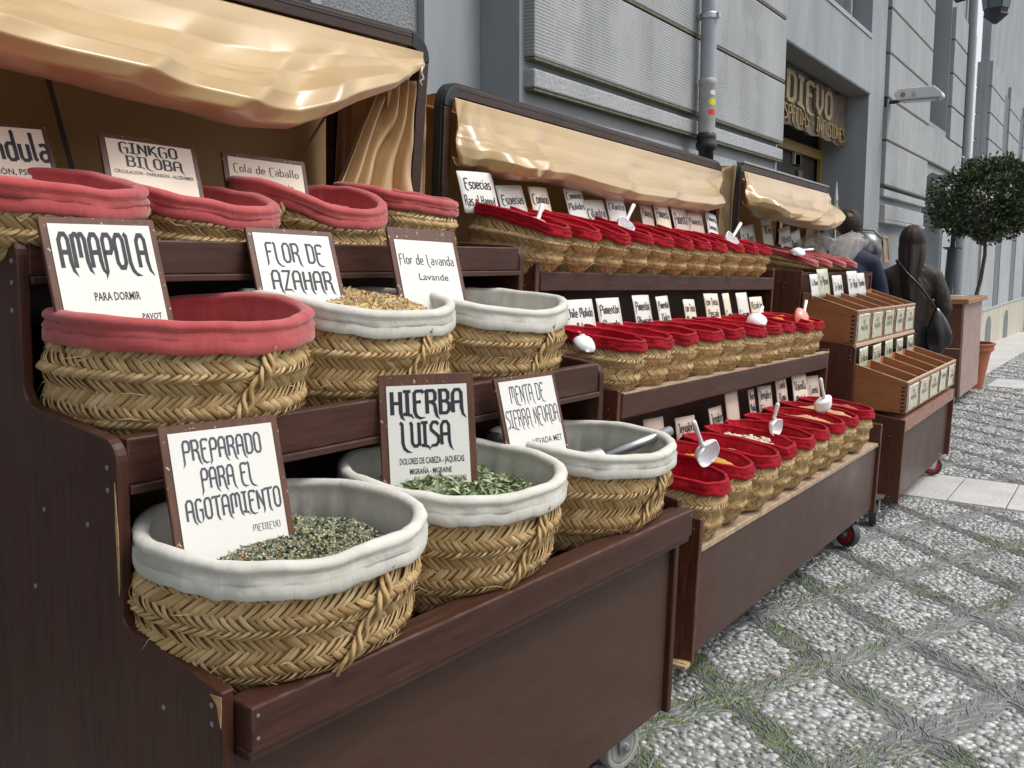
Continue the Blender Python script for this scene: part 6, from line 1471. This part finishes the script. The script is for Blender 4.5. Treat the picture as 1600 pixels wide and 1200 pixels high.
def hair_long():
    ns, nt_ = 70, 46; S_, T_ = np.meshgrid(np.linspace(0, 1, ns), np.linspace(0, 1, nt_), indexing='ij')
    a = R_(-90)+(S_-.5)*R_(262)            # -90 deg points backwards
    cap = np.clip(T_/.36, 0, 1); th_ = cap*math.pi*.56
    rx, ry, rz = .088, .108, .118
    x = rx*np.sin(th_)*np.cos(a); y = .020+ry*np.sin(th_)*np.sin(a); z = 1.592+rz*np.cos(th_)
    f = np.clip((T_-.36)/.64, 0, 1); edge = np.abs(S_-.5)*2
    drop = .47-.16*edge**2+.09*vnoise(S_*14, 0*S_, 1)+.05*vnoise(S_*40, 0*S_, 3)
    x = x*(1+.13*np.sin(np.clip(f*1.7, 0, 1)*math.pi)-.62*f**1.8); x = x+.012*np.sin(f*5+S_*3)*f
    y = y-(.035*np.sin(np.clip(f*1.6, 0, 1)*1.57)+.055*f)*(1-edge*.6)+.10*f*f*0
    y = np.where(edge > .7, y-.06*f*edge, y)
    z = z-drop*f
    r = 1+(.05+.09*f)*vnoise(S_*22, T_*2, 2)*2+.04*vnoise(S_*60, T_*3, 3)
    x = x*r; y = .02+(y-.02)*r
    P = np.stack([x, y, z], -1).reshape(-1, 3); i = (np.arange(ns-1)[:, None]*nt_+np.arange(nt_-1)[None]).ravel()
    return mesh_from('hair', P, np.stack([i, i+nt_, i+nt_+1, i+1], 1), ht.m, smooth=True, uv=np.stack([S_, T_], -1).reshape(-1, 2))
o = link('hair', hair_long(), wo_); s_ = o.modifiers.new('thickness', 'SOLIDIFY'); s_.thickness = .014; s_.offset = -1
# shoulder bag, carried
lea = mat_plain('black leather', (.014, .014, .015), .28, .3, 20, bump=.3, spec=.7)
bg_ = empty('shoulder_bag', T(-1.47, 8.20, gz(-1.47, 8.2)) @ RZ(wy) @ Matrix.Scale(1.0, 4), 'large slouchy black leather shoulder bag hanging at the hip of the woman', 'bag')
def fbag(S_, T_):
    a = S_*2*math.pi; q = np.sin(T_*math.pi)**.55*(1-.30*T_)
    r = q*(1+.16*vnoise(np.cos(a)*2+1, np.sin(a)*2+T_*2, 1)*2)
    return (.205+.105*r*np.cos(a)*(1.1-.35*T_)+.045*(1-T_), -.105+.075*r*np.sin(a), .70+.37*T_+.05*np.cos(a)*(1-T_))
grid_obj('bag_body', fbag, 48, 30, 'black_plastic', bg_, (0, 0, 0), 0).data.materials[0] = lea
MB().tube([(.21, -.10, 1.03), (.16, -.150, 1.12), (.07, -.165, 1.24), (-.02, -.165, 1.33), (-.085, -.11, 1.42), (-.11, -.02, 1.435), (-.10, .06, 1.40), (.02, .14, 1.28), (.19, .12, 1.10), (.25, .02, 1.03)], .009, 8).build('strap', lea, bg_, smooth=True)
navy = mat_plain('navy shirt', (.010, .014, .045), .8, .2, 15)
my = math.atan2(1.75, 7.7)
man = person(-1.87, 7.72, 1.80, my+.15, 'man seen from behind with short black hair and navy shirt beyond the tea stall', navy, mat_plain('charcoal trousers', (.02, .02, .022), .8),
             [[(-.27, .03, 1.08), (-.2, .22, 1.02)], [(.27, .03, 1.08), (.2, .24, 1.04)]], .88, shoulder=.20, head_tilt=.02, head_drop=.012)
def hair_short():
    ns, nt_ = 50, 26; S_, T_ = np.meshgrid(np.linspace(0, 1, ns), np.linspace(0, 1, nt_), indexing='ij')
    a = R_(-90)+(S_-.5)*R_(358); th0 = R_(13)
    low = .60-.12*np.clip(-np.sin(a), 0, 1)-.10*np.abs(np.cos(a))**3+.02*vnoise(S_*20, 0*S_, 2)+.04*np.clip(np.sin(a), 0, 1); th_ = th0+(low*math.pi-th0)*T_
    k = 1+.012*vnoise(S_*50, T_*30, 1)*2
    x = .02+.094*np.sin(th_)*np.cos(a)*k; y = .022+.116*np.sin(th_)*np.sin(a)*k; z = 1.590+.122*np.cos(th_)*k
    c_, s__ = math.cos(R_(50)), math.sin(R_(50)); yy, zz_ = y-.022, z-1.590      # the thin patch sits towards the back of the crown
    y = .022+yy*c_-zz_*s__*.97; z = 1.590+yy*s__+zz_*c_
    P = np.stack([x, y, z], -1).reshape(-1, 3); i = (np.arange(ns-1)[:, None]*nt_+np.arange(nt_-1)[None]).ravel()
    return mesh_from('hair', P, np.stack([i, i+nt_, i+nt_+1, i+1], 1), ht.m, smooth=True, uv=np.stack([S_, T_], -1).reshape(-1, 2))
o = link('hair', hair_short(), man); s_ = o.modifiers.new('thickness', 'SOLIDIFY'); s_.thickness = .008; s_.offset = 1
MB().lathe([(.001, .112), (.02, .1105), (.040, .104), (.050, .098)], 20, M=T(.02, .022, 1.590) @ RX(R_(50)), cap=False).build('scalp', mat_plain('thinning crown', (.13, .075, .055), .6, .15, 60), man, smooth=True)

# ------------------------------------------------------------------ suit of armour
arm = NT('dull steel plate'); an_ = arm.noise(arm.coord('Object'), 18, 4); arm.col(arm.ramp(an_, [(.3, (.10, .105, .105)), (.7, (.24, .245, .24))])); arm.set(Metallic=.85, Roughness=.34)
e = empty('suit_of_armour', T(-1.86, 8.34, gz(-1.86, 8.34)) @ RZ(R_(-75)), 'dull steel suit of armour standing behind the man at the shop door', 'armour')
MB().lathe([(.001, 1.605), (.03, 1.60), (.075, 1.575), (.105, 1.52), (.115, 1.45), (.112, 1.40), (.09, 1.36), (.10, 1.34)], 24, M=Matrix.Diagonal((1, 1.2, 1, 1)) @ T(0, 0, .06)).build('helmet', arm.m, e, smooth=True)
MB().tube([(0, .13, 1.52), (0, .135, 1.60), (0, .06, 1.675), (0, -.03, 1.68), (0, -.11, 1.62), (0, -.135, 1.53)], .008, 6).build('helmet_comb', arm.m, e, smooth=True)
MB().lathe([(.09, 1.34), (.13, 1.31), (.20, 1.28), (.23, 1.18), (.22, 1.05), (.18, .95), (.20, .90), (.24, .80)], 28, M=Matrix.Diagonal((1, .68, 1, 1))).build('breastplate', arm.m, e, smooth=True)
for q in (-1, 1):
    MB().lathe([(.001, .09), (.05, .08), (.085, .03), (.09, -.03), (.075, -.06)], 20, M=T(q*.26, 0, 1.28)).build('shoulder_plate', arm.m, e, smooth=True)
    m = MB()
    for k in range(7): m.lathe([(.050, 0), (.062, .012), (.060, .036), (.052, .040)], 18, M=T(q*.285, 0, 1.20-k*.036))
    m.build('arm_ring', arm.m, e, smooth=False)
    MB().lathe([(.055, .0), (.045, -.22), (.06, -.30), (.02, -.34)], 16, M=T(q*.29, .02, .96)).build('gauntlet', arm.m, e, smooth=True)
    MB().lathe([(.10, .84), (.085, .60), (.075, .50), (.085, .47), (.06, .40), (.065, .25), (.045, .08), (.06, .02)], 18, M=T(q*.11, 0, 0)).build('leg_plate', arm.m, e, smooth=True)
    MB().box(q*.11-.05, q*.11+.05, -.08, .18, 0, .06).build('foot_plate', arm.m, e, bevel=.02)
MB().lathe([(.018, 0), (.018, .012), (.006, .018)], 14, M=T(.285, -.06, 1.16) @ RX(R_(90))).build('rivet', M['steel'], e, smooth=True)
MB().box(-.3, .3, -.25, .25, -.012, .0).build('plinth_board', M['dark_wood'], e)
e = empty('halberd', T(-2.13, 8.42, gz(-2.1, 8.4)), 'old halberd with a small axe blade standing by the shop door', 'halberd')
MB().lathe([(.014, 0), (.014, 1.80)], 12).build('shaft', M['frame_brown'], e, smooth=True)
MB().lathe([(.016, 1.72), (.022, 1.74), (.018, 1.90), (.020, 1.93), (.004, 2.08)], 10).build('spike', M['steel'], e)
MB().prism_x([(0, 1.86), (.10, 1.88), (.13, 1.85), (.115, 1.80), (.10, 1.82), (.06, 1.79), (0, 1.80)], -.004, .004).build('blade', M['gilt'], e)
e = empty('picture_frame', T(XF+.10, 12.25, 1.42) @ RY(R_(-6)), 'small gold wooden frame leaning on the wall to the left of the woman', 'frame')
m = MB(); m.box(0, .02, -.15, .15, -.16, -.13); m.box(0, .02, -.15, .15, .13, .16); m.box(0, .02, -.15, -.12, -.13, .13); m.box(0, .02, .12, .15, -.13, .13)
m.build('frame', mat_plain('golden wood', (.42, .24, .09), .45), e, bevel=.004); MB().box(.002, .008, -.12, .12, -.13, .13).build('picture', mat_plain('grey picture', (.2, .21, .21), .3, .3, 12), e)

# ------------------------------------------------------------------ counter, pot, tree, post
zc = gz(-1.5, 11.5)
e = empty('wooden_counter', T(-1.83, 11.62, zc), 'mahogany wheeled counter with a pale wooden top on the cobbles', 'counter')
co = (-1.83, 11.62, 0)
MB().box(-2.22, -1.442, 10.92, 10.94, .10, 1.07).build('side_panel', M['counter_side'], e, off=co, bevel=.002)
MB().box(-2.22, -1.442, 12.30, 12.32, .10, 1.07).build('side_panel', M['counter_side'], e, off=co, bevel=.002)
MB().box(-1.4415, -1.420, 10.92, 12.32, .10, 1.07).build('front_panel', M['counter_grey'], e, off=co, bevel=.002)
MB().box(-2.225, -1.443, 10.912, 10.919, .60, .61).build('panel_joint', M['pale_edge'], e, off=co)
MB().box(-2.24, -2.221, 10.92, 12.32, .10, 1.07).build('back_panel', M['counter_side'], e, off=co)
MB().box(-2.28, -1.375, 10.86, 12.38, 1.0705, 1.122).build('top', M['counter_top'], e, off=co, bevel=.006)
for (x, y) in ((-1.50, 11.02), (-1.52, 12.15), (-2.15, 11.05), (-2.15, 12.2)):
    c = bpy.data.objects.new('caster', None); COL.objects.link(c); c.parent = e; c.matrix_local = T(x-co[0], y-co[1], gz(x, y)-zc+.042) @ RZ(.5)
    MB().lathe([(.034, -.013), (.040, -.010), (.040, .010), (.034, .013)], 20, M=RX(R_(90))).build('tyre', M['rubber'], c, smooth=False)
    MB().lathe([(.022, -.015), (.022, .015)], 16, M=RX(R_(90))).build('hub', M['steel'], c); MB().box(-.02, .02, -.022, -.018, -.01, .055).box(-.02, .02, .018, .022, -.01, .055).build('fork', M['steel'], c)
for k, (x, y, r) in enumerate(((-1.75, 11.5, .3), (-1.62, 11.9, -.2))):
    o = MB().box(-.07, .07, -.10, .10, 0, .002).build('leaflet', M['paper'], None, mw=T(x, y, zc+1.1225+.0025*k) @ RZ(r))
    setp(o, ['white leaflet lying on the near part of the counter top', 'white leaflet at the far end of the counter top'][k], 'leaflet', 'leaflets on the counter')
px_, py_ = -1.63, 12.95
e = empty('plant_pot', T(px_, py_, gz(px_, py_)), 'tall square shouldered terracotta coloured plant pot behind the counter', 'pot')
MB().lathe([(.19, 0), (.195, .01), (.265, .44), (.27, .455), (.285, .46), (.30, .475), (.30, .53), (.315, .535), (.315, .56), (.29, .56), (.285, .50), (.27, .46)], 40, cap=False).build('pot_wall', M['terracotta'], e, smooth=False, bevel=.003)
MB().lathe([(.001, .47), (.28, .47)], 30, cap=False).build('soil', mat_plain('potting soil', (.03, .02, .014), .95, .3, 40, bump=1), e)
tz = gz(px_, py_)
tr = empty('clipped_tree', T(px_, py_, tz+.47), 'clipped round evergreen tree on a thin curved stem in the terracotta pot', 'tree')
bark = mat_plain('brown bark', (.11, .085, .065), .85, .3, 50, bump=.6)
MB().tube([(0.02, -.10, -.02), (.02, -.06, .25), (.045, .0, .55), (.10, .04, .85), (.13, .05, 1.15), (.12, .05, 1.45), (.1, .03, 1.75)], [.028, .026, .024, .023, .021, .018, .010], 12).build('trunk', bark, tr, smooth=True)
g = np.random.default_rng(21); m = MB()
cz = 1.98-(tz+.47); C0 = Vector((.12, .04, cz))
for k in range(34):
    d = Vector(g.normal(0, 1, 3)); d.normalize(); P0 = Vector((.125, .05, cz-.35+.3*g.random())); P2 = C0+Vector((d.x*.52, d.y*.52, d.z*.48)); P1 = P0.lerp(P2, .5)+Vector((0, 0, .05))
    m.tube([P0, P1, P2], [.009, .006, .003], 5)
m.build('branch', bark, tr)
N = 15000
cl = g.normal(0, 1, (330, 3)); cl /= np.linalg.norm(cl, axis=1)[:, None]
d = cl[g.integers(0, 330, N)]+g.normal(0, .115, (N, 3)); loose = g.random(N) < .18; d[loose] = g.normal(0, 1, (loose.sum(), 3)); d /= np.linalg.norm(d, axis=1)[:, None]
lump = 1+.22*vnoise(d[:, 0]*2.3+3, d[:, 1]*2.3+d[:, 2]*2.9, 1)*2+.10*vnoise(d[:, 0]*6+3, d[:, 1]*6+d[:, 2]*6, 2)*2
rr = (.45+.55*g.random(N)**.45)*lump; rr = np.where(g.random(N) < .06, rr*1.12, rr)
flat = np.where(d[:, 2] < -.55, .80, 1.0)
c_ = np.stack([d[:, 0]*.60*rr, d[:, 1]*.60*rr, d[:, 2]*.53*rr*flat], 1)
gap = vnoise(c_[:, 0]*9+7, c_[:, 2]*9+c_[:, 1]*9, 4) > -.30; c_, d = c_[gap], d[gap]; N = len(c_)
B = np.array([(-.0, 0, 0), (.45, .21, .05), (1, 0, -.06), (.45, -.21, .05)]); Bf = np.array([(0, 1, 2, 3)])
L = g.uniform(.03, .075, N); ax = d+g.normal(0, .75, (N, 3))+np.array([0, 0, .15]); ax /= np.linalg.norm(ax, axis=1)[:, None]
sd_ = np.cross(ax, g.normal(0, 1, (N, 3))); sd_ /= np.linalg.norm(sd_, axis=1)[:, None]; up_ = np.cross(sd_, ax)
P = c_[:, None]+L[:, None, None]*(B[None, :, 0, None]*ax[:, None]+B[None, :, 1, None]*sd_[:, None]*1.25+B[None, :, 2, None]*up_[:, None])+np.array(C0)
lt = NT('glossy evergreen leaf'); at = lt.n('ShaderNodeAttribute', attribute_name='tint')
lt.col(lt.ramp(at.outputs['Fac'], [(0., (.020, .036, .016)), (.6, (.042, .072, .030)), (.90, (.075, .11, .042)), (1., (.24, .22, .10))])); lt.set(Roughness=.36, Specular_IOR_Level=.55)
Fq = Bf[None]+(np.arange(N)*4)[:, None, None]
o = link('crown', mesh_from('crown', P.reshape(-1, 3), Fq.reshape(-1, 4), lt.m, tint=np.repeat(g.random(N), 4)), tr); o['kind'] = 'stuff'
e = empty('metal_post', T(-1.97, 13.2, gz(-1.97, 13.2)), 'dark blue grey metal post with a flange, beside the clipped tree', 'post')
MB().lathe([(.075, 0), (.075, .05), (.058, .06), (.056, 1.68), (.11, 1.70), (.11, 1.715), (.03, 1.72), (.03, 1.9)], 20, M=RY(R_(2.5))).build('shaft', mat_plain('dark blue grey paint', (.05, .062, .072), .45), e, smooth=False)
# raised letters of the shop sign
m = MB()
xq = -1.62
for ch in 'MEDIEVO':
    m = MB(); wch = GL[ch][0]*.0525; text_into(m, ch, 'pen', 0, 0, .25, None, 0, 1.9); m.v = [(v[0]*2.1, v[1], v[2]) for v in m.v]
    o = m.build('raised_letter', M['sign_gold'], ss, mw=T(.048, xq, -.015) @ Matrix(((0, 0, 1, 0), (1, 0, 0, 0), (0, 1, 0, 0), (0, 0, 0, 1)))); s_ = o.modifiers.new('thickness', 'SOLIDIFY'); s_.thickness = .03; s_.offset = 0
    xq += wch+.075
m = MB(); text_into(m, 'TES - ESPECIAS - INFUSIONES', 'pen', -.10, 0, .13, 3.0, 0, 1.5)
o = m.build('small_letters', M['gilt'], ss, mw=T(.044, .02, -.185) @ Matrix(((0, 0, 1, 0), (1, 0, 0, 0), (0, 1, 0, 0), (0, 0, 0, 1)))); s_ = o.modifiers.new('thickness', 'SOLIDIFY'); s_.thickness = .014; s_.offset = 0; o['kind'] = 'stuff'
